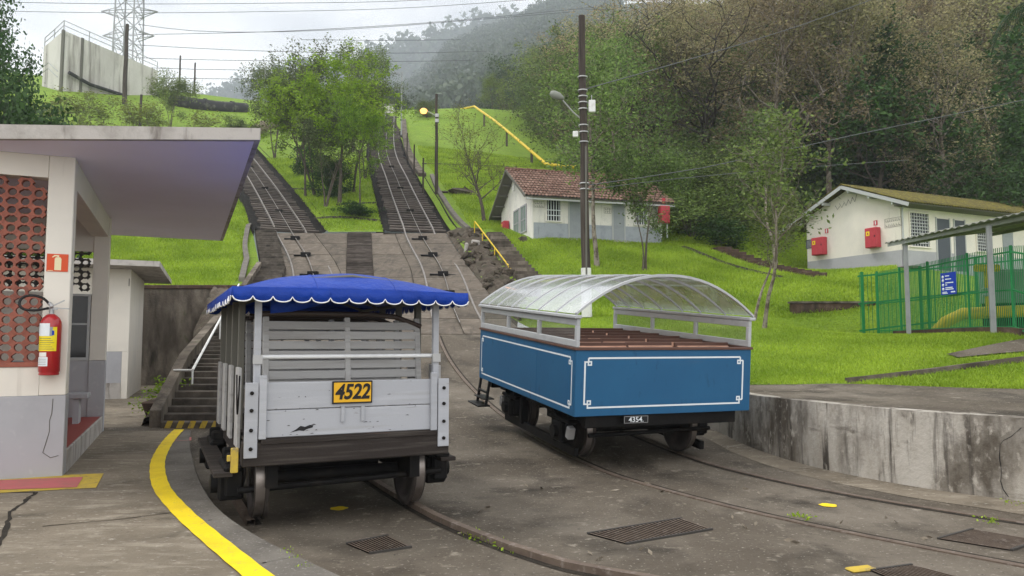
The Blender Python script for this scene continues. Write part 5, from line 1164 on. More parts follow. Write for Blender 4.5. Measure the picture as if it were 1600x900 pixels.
# hilltop winch house
wh_ = thing('hilltop_hut', 'small white building at the hilltop end of the right track', 'building', (W(600,185,109)[0], 109, 33.5)); MB().box(-1.5, 1.3, 0, 3, 0, 3.6).build('wall', 'wgrey', wh_); MB().box(-1.7, 1.5, -.2, 3.2, 3.603, 3.8).build('roof', 'tin', wh_); MB().box(-.9, -.1, -.03, .0, .4, 2.6).build('door', 'doorgrey', wh_); MB().box(.3, .9, -.03, 0, 1.4, 2.5).build('window', 'pane', wh_)
# concrete reservoir
rs_ = thing('reservoir', 'old stained concrete reservoir with railings on the left hilltop', 'reservoir', (-52.8, 85, 28))
zt_ = 38.35-28
MB().prism([(0,0,0),(4.9,13,0),(2.5,15,0),(-4,13,0),(-5.5,5,0)], 0, zt_).build('tank_wall', 'conc2', rs_)
for u_ in (0, .18): MB().box(-.14, .14, -.14, .14, 0, zt_+.02).build('pilaster', 'soffdark', rs_, loc=(4.9*u_, 13*u_-.05, 0))
rq = [(-5.5,5),(-2.7,2.5),(0,0),(1.2,3.2),(2.45,6.5),(3.7,9.8),(4.9,13)]
for i, p in enumerate(rq): MB().tube([(p[0]*.98, p[1], zt_), (p[0]*.98, p[1], zt_+1.2)], .06, 5).build('railing_post', 'pylon', rs_)
for zz in (.6, 1.2): MB().tube([(p[0]*.98, p[1], zt_+zz) for p in rq], .05, 5).build('railing', 'pylon', rs_)
MB().tube([(.6,.4,5.4),(1.6,3.0,4.9),(3.7,9,5.2)], .22, 8).build('overflow_pipe', 'pipeblack', rs_)
for k in range(2):
    MB().tube([(-5.3,3.8,6.2+k*.7),(-2.5,1.4,6.3+k*.7),(-.3,-.3,4.6+k*.7)], .05, 5).build('stair_rail', 'pylon', rs_)
# lattice pylons
def pylon(label, px, Y, zb, zt, w0, w1, arms):
    x = (px-800)/F*Y; t_ = thing('power_pylon', label, 'pylon', (x, Y, zb)); H = zt-zb; br = MB(); n = 9
    cr_ = lambda u: [((w0+(w1-w0)*u)/2*sx, (w0+(w1-w0)*u)/2*sy, H*u) for sx, sy in ((-1,-1),(1,-1),(1,1),(-1,1))]
    for k in range(4): MB().tube([cr_(0)[k], cr_(1)[k]], .13, 4).build('leg', 'pylon', t_)
    for i in range(n):
        a, b = cr_(i/n), cr_((i+1)/n)
        for k in range(4): br.tube([a[k], b[(k+1)%4]], .06, 3); br.tube([a[(k+1)%4], b[k]], .06, 3); br.tube([b[k], b[(k+1)%4]], .06, 3)
    br.build('bracing', 'pylon', t_)
    for (u_, l, up_) in arms:
        q = MB(); z = H*u_
        for s in (-1, 1):
            for dy in (-.5, .5): q.tube([(s*w1/2, dy, z), (s*l, 0, z-.2+up_)], .08, 3); q.tube([(s*w1/2, dy, z-1.5), (s*l, 0, z-.2+up_)], .08, 3)
            for v in (.3, .6): xx = s*(w1/2+(l-w1/2)*v); q.tube([(xx, 0, z+up_*v), (xx, 0, z-1.4*(1-v)+up_*v)], .05, 3)
        q.tube([(-w1/2, 0, z-.75), (w1/2, 0, z-.75)], .06, 3); q.build('cross_arm', 'pylon', t_)
    return t_
pylon('lattice power pylon rising behind the old concrete reservoir', 184, 112, 42, 66, 3.2, 2.6, [(.98, 4.6, .5), (.79, 4.2, -.5), (.48, 4.4, -.3), (.33, 4.0, -.6)])
pylon('pale far pylon above the trees at top right', 1266, 215, 70, 128, 3, 2, [(.75, 5, 0), (.88, 4, 0)])
# big pipes on the hill
def bigpipe(name, label, pts, r, m, supports=True, n=12):
    P_ = [W(*p) for p in pts]; o_ = P_[0]; t_ = thing(name, label, 'pipe', o_)
    Q = [(p[0]-o_[0], p[1]-o_[1], p[2]-o_[2]) for p in P_]; MB().tube(Q, r, n).build('pipe_run', m, t_)
    for p, q in zip(Q[:-1], Q[1:]):
        k = Vector(p).lerp(Vector(q), .5); d = (Vector(q)-Vector(p)).normalized(); MB().tube([k-d*.15, k+d*.15], r*1.15, n).build('pipe_collar', m, t_)
        if supports: MB().box(-.12, .12, -.12, .12, -1.6, 0).build('pipe_support', 'oldwall', t_, loc=k-Vector((0, 0, r)))
    return t_
bigpipe('hill_pipe', 'bright yellow pipe running down the grassy hill to the tiled hut', [(741,166,104),(775,190,88),(812,221,74),(853,256,62.5),(880,260,61.5),(925,263,60.5)], .14, 'pipeyel')
bigpipe('hill_pipe', 'thin yellow pipe edging the crest of right lawn', [(690,174,108),(720,171,107),(742,166,105)], .14, 'pipeyel', False)
bigpipe('penstock', 'fat black penstock pipe on the left hill crest', [(268,158,92),(300,163,92),(340,168,94),(385,171,97)], .85, 'pipeblack', False)
bigpipe('penstock', 'fat tan pipe section emerging behind the shelter roof corner', [(398,204,80),(420,194,83),(443,186,86)], .62, 'pipetan', False)
# boulder and lawn bits
q = gpos(724, 51); bo = ob('boulder', rock_mesh(3, flat=.5).mesh('boulder', 'rock'), None, 0, q, (0, .1, .4), 'dark boulder lying on the lawn right of the street lamp', 'boulder', scale=(1.15, .8, .75))
q = gpos(694, 51); ob('boulder', rock_mesh(6, flat=.5).mesh('boulder', 'rock'), None, 0, q, (0, 0, .2), 'small flat dark stone beside the street lamp foot', 'boulder', scale=(.5, .35, .22))
# overhead wires
def wire(label, pts, r=.03, sag=0):
    P_ = [np.array(W(*p)) for p in pts]; S = spline(P_, 4.0) if len(P_) > 2 else np.array([P_[0]*(1-t)+P_[1]*t-np.array([0,0,sag*4*t*(1-t)]) for t in np.linspace(0, 1, 14)])
    o_ = S[0]; MB().tube([tuple(p-o_) for p in S], r, 4).build('overhead_wire', 'wire', None, loc=tuple(o_), label=label, cat='wire', group='power lines across the sky')
for i, (lab, pts) in enumerate((
    ('uppermost power line across the white sky', [(-60,2,112),(184,6,112),(420,5,118),(640,1,124),(860,-14,130)]),
    ('second power line from top crossing to the pylon', [(-60,16,112),(184,20,112),(420,18,118),(640,12,124),(900,-6,130)]),
    ('third power line from top sagging over the trees', [(216,38,112),(300,48,114),(420,50,118),(600,42,124),(900,18,130)]),
    ('power line just above the round tree top', [(216,54,112),(330,52,116),(480,47,120),(700,33,126),(960,8,132)]),
    ('power line from lower pylon arm towards the far hill', [(212,70,112),(300,75,114),(420,80,118),(620,83,124),(760,80,130)]),
    ('lower power line passing behind the tree crowns', [(212,90,112),(300,93,114),(420,95,118),(620,96,124),(740,94,130)]),
    ('lowest thin power line on the left', [(236,106,112),(300,108,114),(420,110,118)]),
    ('power line ending at the hazy hill', [(470,62,120),(600,63,124),(720,62,130)]),
    ('short power line over the far valley', [(236,122,112),(330,123,114),(420,124,118)]))):
    wire(lab, pts, .045)
wire('slack cable from tall pole to upper right trees', [(912,140,25.0),(1080,92,30),(1250,40,36),(1420,-22,42)], .018)
wire('cable from tall pole crossing right forest', [(914,290,25.0),(1100,262,26),(1330,212,27),(1640,148,28)], .016)
wire('cable from tall pole towards the mossy hut', [(914,297,25.0),(1050,280,27),(1250,262,29),(1420,250,31)], .012)
# ================================================================== VEGETATION
M['f_dark'] = foliage('leaf_dark', (.016, .045, .012), (.06, .14, .028), .2, .1, .01)
M['f_mid'] = foliage('leaf_mid', (.022, .042, .012), (.24, .33, .085), .4, .3, .02)
M['f_bright'] = foliage('leaf_bright', (.06, .13, .010), (.31, .47, .03), .4, .1, .01)
M['f_olive'] = foliage('leaf_olive', (.06, .06, .026), (.50, .46, .22), .45, .32, .025)
M['f_clus'] = foliage('leaf_cluster', (.022, .036, .014), (.19, .235, .085), .35, .1, .01)
M['f_brown'] = foliage('leaf_brown', (.07, .060, .032), (.54, .46, .25), .45, .3, .02)
M['f_yel'] = foliage('leaf_yellowish', (.11, .14, .03), (.26, .28, .06), .4, .12, .015)
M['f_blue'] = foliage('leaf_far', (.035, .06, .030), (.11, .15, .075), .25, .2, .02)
M['f_grass'] = foliage('grass_blade', (.16, .265, .014), (.41, .55, .05), .3, .0, .0)
def leaf_mesh(name, C, size, m, r, tint, flat=.5, asp=.5):
    n = len(C); a = r.normal(size=(n, 3)); a[:, 2] *= flat; a[:, 2] -= .25; a /= np.linalg.norm(a, axis=1)[:, None]
    b = r.normal(size=(n, 3)); b -= a*(a*b).sum(1)[:, None]; b /= np.linalg.norm(b, axis=1)[:, None]
    s = (size*r.uniform(.6, 1.4, n))[:, None]
    V = np.stack([C-a*s*.5, C+b*s*asp*.5, C+a*s*.5, C-b*s*asp*.5], 1).reshape(-1, 3)
    return npmesh(name, V, np.arange(4*n).reshape(n, 4), m, np.clip(tint, 0, 1))
class Tree:
    def __init__(s, seed, H, r0, cb=.35, spread=.45, nb=14, sub=4, gnarl=.18, up=.25, leaves=9000, ls=.16, clump=.3, fm='f_mid', bm='bark', stems=1, shape='round', elev=35, top=.92, flat=.5, lev=2, twigs=True):
        s.r = np.random.default_rng(seed); r = s.r; s.mb = MB(); s.tips = []; s.tw = twigs
        s.gn, s.up, s.sub = gnarl, up, sub
        for k in range(stems):
            az = r.uniform(0, 6.28); lean = 0 if stems == 1 else r.uniform(.08, .22); hh = H*top*(1 if k == 0 else r.uniform(.7, .95))
            n = 9; P = [np.array([r.normal(0, .12)*(stems > 1), r.normal(0, .12)*(stems > 1), -.25])]; d = np.array([math.cos(az)*lean, math.sin(az)*lean, 1.])
            for i in range(n):
                d = d+r.normal(0, gnarl*.35, 3); d[2] = max(d[2], .75); d /= np.linalg.norm(d); P.append(P[-1]+d*hh/n)
            rs = [r0*(1.25 if i == 0 else 1)*(1-.85*(i/n)**.9)/(1 if k == 0 else 1.3) for i in range(n+1)]
            s.mb.tube(P, rs, 8); P = np.array(P)
            m_ = max(3, int(nb/stems))
            for j in range(m_):
                u = cb/top+(1-cb/top)*(j+.4)/m_; u = min(u, .99); i = min(n-1, int(u*n)); f = u*n-i; p = P[i]*(1-f)+P[i+1]*f
                v = (u-cb/top)/(1-cb/top)
                ln = H*spread*{'round': .45+.75*math.sin(math.pi*min(1, .18+.75*v)), 'umbrella': .55+.6*(1-v)*.5+.25, 'cone': 1.1-.85*v, 'vase': .7+.4*v}[shape]*r.uniform(.75, 1.2)
                el = R(elev+ (45*v if shape != 'cone' else 15*v)+r.uniform(-12, 12)); a2 = az+2.4*j+r.uniform(-.4, .4)
                s.grow(p, np.array([math.cos(a2)*math.cos(el), math.sin(a2)*math.cos(el), math.sin(el)]), ln, rs[i]*.55, lev)
        T = np.array(s.tips); s.T = T
        idx = r.integers(0, len(T), leaves); C = T[idx]+r.normal(0, clump, (leaves, 3))*np.array([1, 1, .7])
        ct = r.uniform(0, 1, len(T)); tint = .45*ct[idx]+.55*r.uniform(0, 1, leaves)
        s.H = float(np.percentile(C[:, 2], 99)); s.trunk = s.mb.mesh('trunk', bm); s.crown = leaf_mesh('crown', C, ls, fm, r, tint, flat)
    def grow(s, p, d, ln, rad, lev):
        r = s.r; n = 4; P = [p]; 
        for i in range(n):
            d = d+r.normal(0, s.gn, 3)+np.array([0, 0, s.up*.25]); d /= np.linalg.norm(d); q = P[-1]+d*ln/n; P.append(q)
            if lev > 0 and i >= 1:
                for _ in range(max(1, int(round(s.sub/3+r.uniform(-.3, .5))))):
                    e = d*.55+r.normal(0, .6, 3)+np.array([0, 0, s.up]); e /= np.linalg.norm(e); s.grow(q, e, ln*r.uniform(.38, .6), rad*.5, lev-1)
            if lev <= 1 and i >= 1: s.tips.append(q)
        s.tips.append(P[-1])
        if rad > .004 or s.tw: s.mb.tube(P, [max(.006, rad*(1-.75*i/n)) for i in range(n+1)], 5 if lev == 2 else 3, cap=False)
def put(tr, kind, x, Y, label, cat='tree', sc=1., rz=None, group=None, z=None, fm=None, sxy=None):
    zz = hz(x, Y) if z is None else z
    t_ = thing(kind, label, cat, (x, Y, zz-.05), random.uniform(0, 6.28) if rz is None else rz, group); t_.scale = (sxy or sc, sxy or sc, sc)
    ob('trunk', tr.trunk, t_); ob('crown', tr.crown, t_); return t_
def putpx(tr, kind, px, Y, label, top_py=None, **k):
    x, Y_, z = gpos(px, Y)
    if top_py is not None: k['sc'] = (W(px, top_py, Y)[2]-z)/tr.H
    return put(tr, kind, x, Y, label, **k)
# --- prototypes
tA = Tree(11, 9, .28, .15, .42, 22, 5, .15, .1, 26000, .21, .40, 'f_dark', 'bark', shape='round', elev=5)
tB = Tree(12, 10, .20, .66, .50, 15, 5, .16, .15, 15000, .22, .2, 'f_bright', 'bark', shape='umbrella', elev=14)
tB2 = Tree(13, 10, .16, .44, .40, 18, 5, .18, .3, 8500, .26, .28, 'f_clus', 'bark', stems=3, shape='round', elev=40)
tC = Tree(14, 6.6, .14, .28, .42, 16, 5, .12, .3, 2600, .12, .22, 'f_yel', 'bark', shape='vase', elev=32)
tD = Tree(15, 9, .13, .42, .26, 16, 4, .2, .15, 7500, .17, .34, 'f_mid', 'barkpale', shape='round', elev=35)
tE = Tree(16, 5, .07, .52, .34, 16, 4, .2, .1, 7500, .14, .26, 'f_mid', 'bark', stems=3, shape='round', elev=25)
tI = Tree(17, 6.5, .075, .46, .19, 14, 4, .2, .2, 1900, .14, .22, 'f_mid', 'barkpale', shape='round', elev=45)
tJ = Tree(18, 13, .42, .36, .66, 15, 6, .26, .25, 12000, .17, .24, 'f_brown', 'barkdark', shape='vase', elev=18, lev=2)
tK1 = Tree(19, 12, .22, .30, .42, 20, 5, .2, .3, 12500, .21, .32, 'f_olive', 'barkpale', shape='round', elev=30)
tK2 = Tree(20, 12, .24, .25, .44, 20, 5, .22, .25, 12500, .19, .32, 'f_brown', 'barkpale', shape='vase', elev=28)
tK3 = Tree(21, 11, .2, .22, .42, 20, 5, .18, .2, 9000, .28, .36, 'f_mid', 'bark', shape='round', elev=20)
tK4 = Tree(22, 10, .2, .18, .42, 20, 5, .16, .1, 12000, .32, .34, 'f_dark', 'bark', shape='round', elev=15)
tF = Tree(23, 11, .17, .35, .34, 16, 4, .16, .2, 5500, .34, .5, 'f_blue', 'barkpale', shape='round', elev=35, twigs=False)
tF2 = Tree(24, 10, .17, .2, .45, 16, 4, .16, .2, 6500, .36, .55, 'f_mid', 'bark', shape='round', elev=25, twigs=False)
bS = Tree(25, 1.6, .03, .05, .62, 18, 4, .2, .2, 5200, .11, .12, 'f_dark', 'bark', stems=4, shape='round', elev=20, twigs=False)
bS2 = Tree(26, 3, .03, .1, .5, 14, 4, .2, .3, 900, .17, .2, 'f_yel', 'bark', stems=5, shape='vase', elev=40)
bS3 = Tree(27, 3, .06, .06, .55, 20, 4, .2, .1, 9000, .14, .28, 'f_mid', 'bark', stems=4, shape='round', elev=15)
bS4 = Tree(28, 3, .05, .04, .6, 22, 4, .2, .1, 12000, .2, .26, 'f_dark', 'bark', stems=4, shape='round', elev=15, twigs=False)
tM = Tree(33, 9, .15, .46, .36, 18, 5, .2, .25, 10000, .24, .27, 'f_clus', 'bark', stems=2, shape='round', elev=32)
# --- left side
putpx(tA, 'broadleaf_tree', -48, 30, 'dense dark green tree at the far left edge above the shelter', top_py=-30, sxy=.56, rz=1)
putpx(bS4, 'shrub', 22, 29, 'dark rounded shrub under the dark tree behind shelter roof', top_py=142, cat='shrub', sxy=1.0)
for i, (px, tp_, l) in enumerate(((84, 150, 'yellowish sparse shrub nearest the dark tree'), (122, 142, 'tall yellowish shrub under the reservoir wall'), (158, 150, 'yellowish shrub left of the dark reservoir pole'), (202, 156, 'yellowish shrub around the short dark post'), (238, 160, 'low yellowish shrub right of the short post'), (312, 172, 'low yellowish shrub below the black penstock'))):
    putpx(bS2, 'shrub', px, 70, l, top_py=tp_, cat='shrub', sxy=1.7, group='shrubs behind the shelter roof')
putpx(tE, 'small_tree', 264, 78, 'small grey green tree at the low end of reservoir', top_py=112, sxy=1.15)
putpx(bS3, 'shrub', 372, 78, 'low dark shrub at the penstock joint', top_py=184, cat='shrub', sxy=.8)
# --- middle cluster
putpx(tB2, 'broadleaf_tree', 462, 60, 'tallest dark crowned tree at the back of the middle cluster', top_py=64, rz=.4, sxy=.8)
putpx(tB2, 'broadleaf_tree', 430, 66, 'grey green tree leaning out on the left of the cluster', top_py=84, rz=2.2, sxy=.62)
putpx(tB, 'broadleaf_tree', 530, 47.5, 'wide umbrella tree with bright green top in the cluster', top_py=90, rz=.2, sxy=.74)
putpx(tB, 'broadleaf_tree', 478, 49.5, 'smaller bright topped umbrella tree left in the cluster', top_py=112, rz=2.2, sxy=.5)
putpx(tM, 'broadleaf_tree', 492, 50, 'olive twiggy tree filling the left middle of the cluster', top_py=128, rz=1, sxy=.7)
putpx(tM, 'broadleaf_tree', 552, 51, 'olive twiggy tree filling the right middle of the cluster', top_py=124, rz=3, sxy=.58)
putpx(tB2, 'broadleaf_tree', 508, 46.5, 'slender several trunked tree in front of the cluster', top_py=150, rz=1, sxy=.50)
putpx(tB, 'broadleaf_tree', 563, 45.6, 'small bright round tree with one thin pale trunk', top_py=150, rz=3, sxy=.34)
putpx(tB2, 'broadleaf_tree', 570, 56, 'leafy green tree behind the small bright tree', top_py=146, rz=5, sxy=.42)
putpx(tD, 'slender_tree', 552, 70, 'thin leafy tree poking above the cluster crown', top_py=66)
putpx(tD, 'slender_tree', 590, 78, 'thin dark topped tree right of the cluster', top_py=78, sxy=.8)
putpx(bS4, 'shrub', 512, 50, 'large dark shrub at the foot of the cluster trees', top_py=246, cat='shrub', sxy=.62)
putpx(bS, 'shrub', 487, 58, 'dark shrub low behind the pale trunks', top_py=214, cat='shrub')
putpx(bS, 'shrub', 551, 44.2, 'round clipped dark bush in the middle lawn', top_py=316, cat='shrub', sxy=1.25)
putpx(bS3, 'shrub', 668, 100, 'tiny round bush at hilltop behind lit lamp', top_py=156, cat='shrub', sxy=.8)
# --- right lawn
putpx(tC, 'sparse_tree', 757, 43.5, 'nearly leafless fine branched tree on the lawn left of hut', top_py=163, rz=.5, sxy=.95)
putpx(tD, 'slender_tree', 933, 32.8, 'slender tree with peeling mottled trunk behind tall pole', top_py=70, rz=1.2, sxy=.95)
putpx(tD, 'slender_tree', 962, 44, 'loose green tree rising behind the tiled roof', top_py=66, rz=3.2)
putpx(tE, 'small_tree', 1006, 32, 'small many stemmed tree in front of the hut', top_py=212, rz=.3, sxy=.85)
putpx(tE, 'small_tree', 1078, 41, 'bushy small tree beside the hut right end', top_py=235, rz=2.3, sxy=.85)
putpx(bS3, 'shrub', 1085, 40, 'loose olive shrub between the huts', top_py=290, cat='shrub', sxy=1.25)
putpx(bS3, 'shrub', 1130, 42, 'tall leafy shrub between the two huts', top_py=262, cat='shrub', sxy=1.5)
putpx(bS, 'shrub', 1118, 37.5, 'dark ferny bush on the lawn between the huts', top_py=338, cat='shrub', sxy=1.4)
putpx(tI, 'slender_tree', 1193, 21.2, 'thin mottled trunk tree on the lawn near terrace wall', top_py=190, rz=1.0, sxy=.9)
putpx(tI, 'slender_tree', 1178, 24.5, 'smaller thin tree behind the mottled trunk tree', top_py=300, rz=2.5, sxy=.8)
putpx(tI, 'slender_tree', 1214, 36, 'slim green tree against the forest left of cream hut', top_py=150, rz=4.0, sxy=1.3)
putpx(tJ, 'spreading_tree', 1122, 50, 'large spreading bare brown tree with crooked dark limbs', top_py=-20, rz=.8, sxy=1.05)
putpx(tJ, 'spreading_tree', 1010, 58, 'wide dry grey brown tree left of the spreading tree', top_py=5, rz=3.0, sxy=.95)
putpx(tK4, 'broadleaf_tree', 1575, 40, 'dense fresh green tree behind right end of cream hut', top_py=180, sxy=.62)
putpx(tK3, 'broadleaf_tree', 1130, 46, 'dark leafy tree in shade below the spreading tree', top_py=215, sxy=.7)
# --- forest on the right slope: rows of individual trees
protos = [tK1, tK2, tK3, tK4, tJ, tK2, tK1]
names = {id(tK1): ('forest_tree', 'olive green loose crowned tree on the right forest slope'), id(tK2): ('forest_tree', 'dry brown fine twigged tree on the right forest slope'),
         id(tK3): ('forest_tree', 'mid green leafy tree on the right forest slope'), id(tK4): ('forest_tree', 'dark glossy leaved tree on the right forest slope'), id(tJ): ('forest_tree', 'wide brown spreading tree on the right forest slope')}
rf_ = random.Random(11)
_used = set()
PL = ((960, 'behind the tall pole'), (1060, 'above the tiled hut'), (1160, 'above the gap between huts'), (1250, 'left of the cream hut'), (1340, 'above the cream gable'), (1430, 'above the middle of mossy roof'), (1520, 'above the left shed post'), (1600, 'near the right picture edge'), (9999, 'cut by the right picture edge'))
def forest(px, Y, pick, row):
    x, Y_, z = gpos(px, Y); nm, lb = names[id(pick)]; sc = None
    lb = lb.replace('on the right forest slope', next(p for m_, p in PL if px < m_)+', '+row)
    if lb in _used: lb = lb.replace(' tree ', ' tree with smaller crown ')
    _used.add(lb)
    put(pick, nm, x, Y, lb, sc=sc or rf_.uniform(.8, 1.15), group='trees of the right forest slope', sxy=None)
for Y, pxs, plist in ((47, (1215, 1300, 1385, 1470, 1545, 1640), (tK2, tK1, tK4, tK2, tK4, tK1)),
                      (54, (985, 1060, 1175, 1255, 1345, 1430, 1510, 1590, 1680), (tK3, tK1, tK3, tK2, tK1, tK2, tK1, tK2, tK1)),
                      (62, (930, 1015, 1110, 1215, 1300, 1390, 1475, 1560, 1650), (tK3, tK2, tK1, tK2, tK2, tK1, tK2, tK2, tK1)),
                      (72, (905, 965, 1050, 1130, 1210, 1290, 1370, 1450, 1540, 1620), (tK3, tK1, tK2, tK1, tK2, tK1, tK2, tK2, tK1, tK2)),
                      (84, (880, 940, 1010, 1090, 1170, 1260, 1330, 1420, 1500, 1590, 1660), (tK3, tK1, tK4, tK2, tK1, tK1, tK1, tK2, tK2, tK2, tK1)),
                      (98, (850, 900, 960, 1040, 1120, 1200, 1400, 1480, 1560, 1640), (tK3, tK3, tK1, tK1, tK3, tK1, tK2, tK2, tK1, tK2))):
    for px, tr in zip(pxs, plist): forest(px+rf_.uniform(-18, 18), Y+rf_.uniform(-3, 3), tr, {47: 'lowest row', 54: 'second row up', 62: 'third row up', 72: 'fourth row up', 84: 'fifth row up', 98: 'topmost row'}[Y])
# ridge and valley trees behind the grassy hill, individually built
ORD = 'first second third fourth fifth sixth seventh eighth ninth tenth eleventh twelfth thirteenth fourteenth fifteenth sixteenth seventeenth eighteenth nineteenth twentieth'.split()
for i, px in enumerate(range(612, 930, 17)):
    Y = 118+rf_.uniform(-4, 26)+max(0, 30-abs(px-700)*.2); x = (px+rf_.uniform(-8, 8)-800)/F*Y; tr = (tF, tF2)[i % 2 if px < 780 else rf_.choice((0, 1))]
    zz = hz(x, 115)-rf_.uniform(0, 2)-(max(0, px-760)*.045)
    put(tr, 'ridge_tree', x, Y, ('hazy slim' if tr is tF else 'hazy round leafy')+' tree beyond the grassy ridge, '+ORD[i]+' from hilltop hut', sc=rf_.uniform(.75, 1.2), group='hazy trees beyond the ridge', z=zz)
for i, (px, Y, tp_, tr) in enumerate(((770, 112, 120, tF2), (800, 108, 140, tF), (835, 100, 128, tF2), (862, 92, 120, tF2), (880, 88, 110, tF), (905, 82, 95, tF2))):
    putpx(tr, 'ridge_tree', px, Y, 'leafy green tree on the hill shoulder, '+ORD[i]+' right of the yellow pipe top', top_py=tp_, group='trees on the shoulder of the hill')
# forest on the far hill: one mass
def mass(name, V, n, H, lpt, ls, seed, m, lim, pw=.8):
    r = np.random.default_rng(seed); a, b, _ = V.shape; Cs, tn = [], []
    i = r.uniform(*lim, n); j = (.2+.8*r.uniform(0, 1, n)**pw)*(b-1.001); i0, j0 = i.astype(int), j.astype(int); fi, fj = (i-i0)[:,None], (j-j0)[:,None]
    B = (V[i0, j0]*(1-fi)*(1-fj)+V[i0+1, j0]*fi*(1-fj)+V[i0, j0+1]*(1-fi)*fj+V[i0+1, j0+1]*fi*fj)
    hh = H*r.uniform(.55, 1.35, n)
    for k in range(n):
        d = r.normal(size=(lpt, 3)); d /= np.linalg.norm(d, axis=1)[:, None]; d *= r.uniform(.55, 1, (lpt, 1)); d *= np.array([.42, .42, .36])*hh[k]
        Cs.append(B[k]+np.array([0, 0, hh[k]*.62])+d); tn.append(np.clip(.4*r.uniform()+.5*r.uniform(0, 1, lpt), 0, 1))
    return ob(name, leaf_mesh(name, np.concatenate(Cs), ls, m, r, np.concatenate(tn), .7, .7), kind='stuff')
mass('hill_forest', HA, 4200, 17, 52, 2.6, 5, 'f_blue', (2, 38))
mass('far_forest', HB, 1500, 26, 22, 8.0, 6, 'f_blue', (8, 62))
# undergrowth on the forest floor
r_ = np.random.default_rng(9); nU = 5200
pu = r_.uniform(900, 1700, nU); Yu = r_.uniform(45, 100, nU); xu = (pu-800)/F*Yu
keep = ~((pu < 960) & (Yu < 60)); xu, Yu = xu[keep], Yu[keep]; zu = h(xu, Yu)
base = np.stack([xu, Yu, zu], 1); k = 14
C = np.repeat(base, k, 0)+r_.normal(0, 1, (len(base)*k, 3))*np.array([.7, .7, .45])+np.array([0, 0, .6])
ob('undergrowth', leaf_mesh('undergrowth', C, .42, 'f_mid', r_, r_.uniform(0, .7, len(C)), .6, .6), kind='stuff')
# palm fronds reaching in from the right edge
pm_ = gpos(1660, 33); pt_ = thing('palm_tree', 'palm whose drooping fronds reach in at the upper right edge', 'palm', pm_)
Hh = W(1660, 20, 33)[2]-pm_[2]; MB().tube([(0,0,-.3),(.1,0,Hh*.5),(0,0,Hh)], [.2,.16,.14], 9).build('trunk', 'bark', pt_)
M['f_palm'] = foliage('palm_leaf', (.03, .06, .02), (.11, .16, .05), .3, .05, .0)
for k in range(13):
    az = k*2.4; q = MB(); ln = 3.0; prev = None; spine = []
    for i in range(9):
        u_ = i/8; spine.append((math.cos(az)*ln*u_*(1-.25*u_), math.sin(az)*ln*u_*(1-.25*u_), Hh+1.0*math.sin(u_*2.2)*.9-2.2*u_**2.3))
    q.tube(spine, [.04-.032*i/8 for i in range(9)], 4)
    for i in range(1, 9):
        for f in (0, .33, .66):
            p = Vector(spine[i-1]).lerp(Vector(spine[i]), f)
            for s in (-1, 1):
                w_ = Vector((-math.sin(az)*s, math.cos(az)*s, -.55-.3*random.random()))*(.8-.04*i); t2 = Vector((math.cos(az), math.sin(az), 0))*.25
                q.add([p, p+t2*.2, p+w_+t2], [(0, 1, 2)])
    q.build('frond', 'f_palm', pt_)
# small plants by the planter and seams
sp = Tree(31, .55, .01, .05, .6, 10, 3, .2, .3, 900, .06, .06, 'f_bright', 'bark', stems=5, shape='round', elev=30, twigs=False)
put(sp, 'small_plant', -6.75, 14.6, 'small bright leafy plant growing in the wedge planter', 'plant', z=.45)
wr = np.random.default_rng(12)
def weeds(label, pxs, n, s=.03, z=0.0, spread=.05):
    C = []
    for a, b in pxs: g_ = np.array(G(a, b, z)); C.append(g_+wr.normal(0, 1, (n, 3))*np.array([spread, spread, .012])+np.array([0, 0, .015]))
    ob('weeds', leaf_mesh('weeds', np.concatenate(C), s, 'f_grass', wr, wr.uniform(0, .8, n*len(C)), 1.2, .5), kind='stuff')
weeds('', [(733,834),(745,840),(757,844),(768,848),(800,860),(785,855)], 26, .035)
weeds('', [(1245,806),(1252,809),(1262,812)], 20, .035); weeds('', [(1575,776),(1582,785),(1560,768),(1590,790)], 40, .04, 0, .07); weeds('', [(1545,813),(1552,818)], 22, .03)
weeds('', [(462,872),(480,885),(450,862)], 10, .02, .2, .03); weeds('', [(255,628),(238,632),(246,640),(262,622),(230,622)], 60, .06, .2, .22)
pl_ = [G(a+wr.normal(0, 14), b+wr.normal(0, 5), 0) for a, b in ((985,762),(1010,765),(1148,812),(1176,818),(1000,864),(930,865),(1100,800),(1400,812),(1450,835),(1250,850),(760,800),(700,845),(1330,820),(820,760),(1180,770)) for _ in range(2)]
C = np.array([(x, y, .012) for x, y, z in pl_]); lf = leaf_mesh('fallen_leaves', C, .085, 'f_palm', wr, wr.uniform(.6, 1, len(C)), .05, .35); lf.materials.clear(); lf.materials.append(M['platform'])
ob('fallen_leaves', lf, kind='stuff')
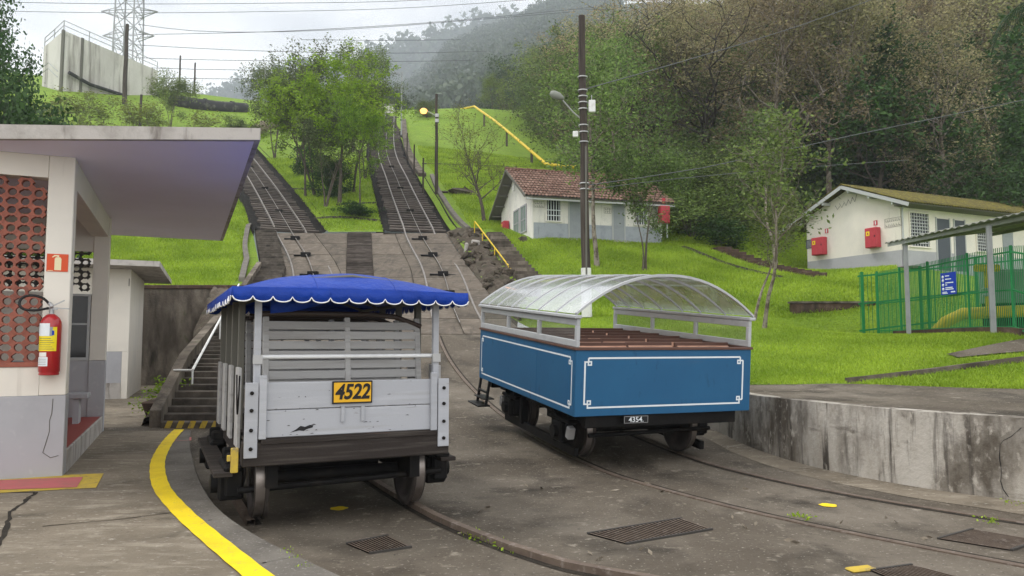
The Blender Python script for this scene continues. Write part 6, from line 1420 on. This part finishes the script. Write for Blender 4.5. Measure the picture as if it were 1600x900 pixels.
# --- grass blades on the lawns
def blades(name, X, Y, hgt, wid, r, zoff=0):
    n = len(X); Z = h(X, Y)-.01+zoff; a = r.uniform(0, 6.28, n); hh = hgt*r.uniform(.5, 1.3, n); l = r.normal(0, .55, (n, 2))*hh[:, None]
    bx, by = np.cos(a)*wid*.5, np.sin(a)*wid*.5
    V = np.stack([np.stack([X-bx, Y-by, Z], 1), np.stack([X+bx, Y+by, Z], 1), np.stack([X+l[:,0], Y+l[:,1], Z+hh], 1)], 1).reshape(-1, 3)
    return ob(name, npmesh(name, V, np.arange(3*n).reshape(n, 3), 'f_grass', np.clip(.55*r.beta(1.6, 1.6, n)+.25+.16*np.sin(X*1.3+2*np.sin(Y*.7))+.14*np.sin(Y*1.9+X*.6+1.5*np.sin(X*2.1)), 0, 1)), kind='stuff')
r = np.random.default_rng(21)
n = 330000; Y = 11+(26-11)*r.uniform(0, 1, n)**1.6; X = r.uniform(-.5, 17, n); k = (Y > np.interp(X, ex, ey)+.05) & (X/Y < .74)
slab = (X > 8.55) & (X < 13.6) & (Y > 13.9+.0*X) & (Y > 14.3+.05*(X-8.6)-.45*np.minimum(1, (X-8.6)/2.2)) & (Y < 14.8+.1*(X-8.6)+.25*np.minimum(1, (X-8.6)/2.4))
k &= ~slab
blades('grass', X[k], Y[k], .065, .022, r)
n = 200000; Y = r.uniform(25, 46, n); X = r.uniform(-4, 19, n); k = (Y > np.interp(X, ex, ey)+.1) & (X/Y < .52)
lx = (X-1.03)*.964+(Y-37)*.266; ly = -(X-1.03)*.266+(Y-37)*.964; k &= ~((lx > -.3) & (lx < 7.3) & (ly > -.1) & (ly < 6.4)); k &= ~((X < rampR(Y)+2.6) & (Y > 26))
blades('grass', X[k], Y[k], .12, .045, r)
n = 110000; Y = r.uniform(26.1, 48, n); X = r.uniform(-24, -8, n); k = X < np.where(Y < 41, stairL(Y)-.6, t1x(Y)-2)
blades('grass', X[k], Y[k], .12, .045, r)
n = 90000; Y = r.uniform(40.6, 66, n); X = r.uniform(-24, -3, n); k = (X > t1x(Y)+2) & (X < t2x(Y)-1.9); blades('grass', X[k], Y[k], .14, .06, r)
n = 110000; Y = r.uniform(41, 75, n); X = r.uniform(-14, 8, n); k = (X > t2x(Y)+3.2) & ~((X > 0) & (Y < 44)); blades('grass', X[k], Y[k], .16, .07, r)
# ------------------------------------------------------------------ haze
hm = bpy.data.materials.new('haze'); hm.use_nodes = True; t = hm.node_tree; t.nodes.clear()
o = N(t, 'ShaderNodeOutputMaterial'); pv = N(t, 'ShaderNodeVolumePrincipled'); pv.inputs['Color'].default_value = (.64, .69, .75, 1)
pv.inputs['Density'].default_value = .0007; pv.inputs['Anisotropy'].default_value = .2; L(t, pv.outputs[0], o.inputs['Volume'])
MB().box(-1100, 1100, -60, 1560, -2.5, 560).build('haze', hm, kind='stuff')
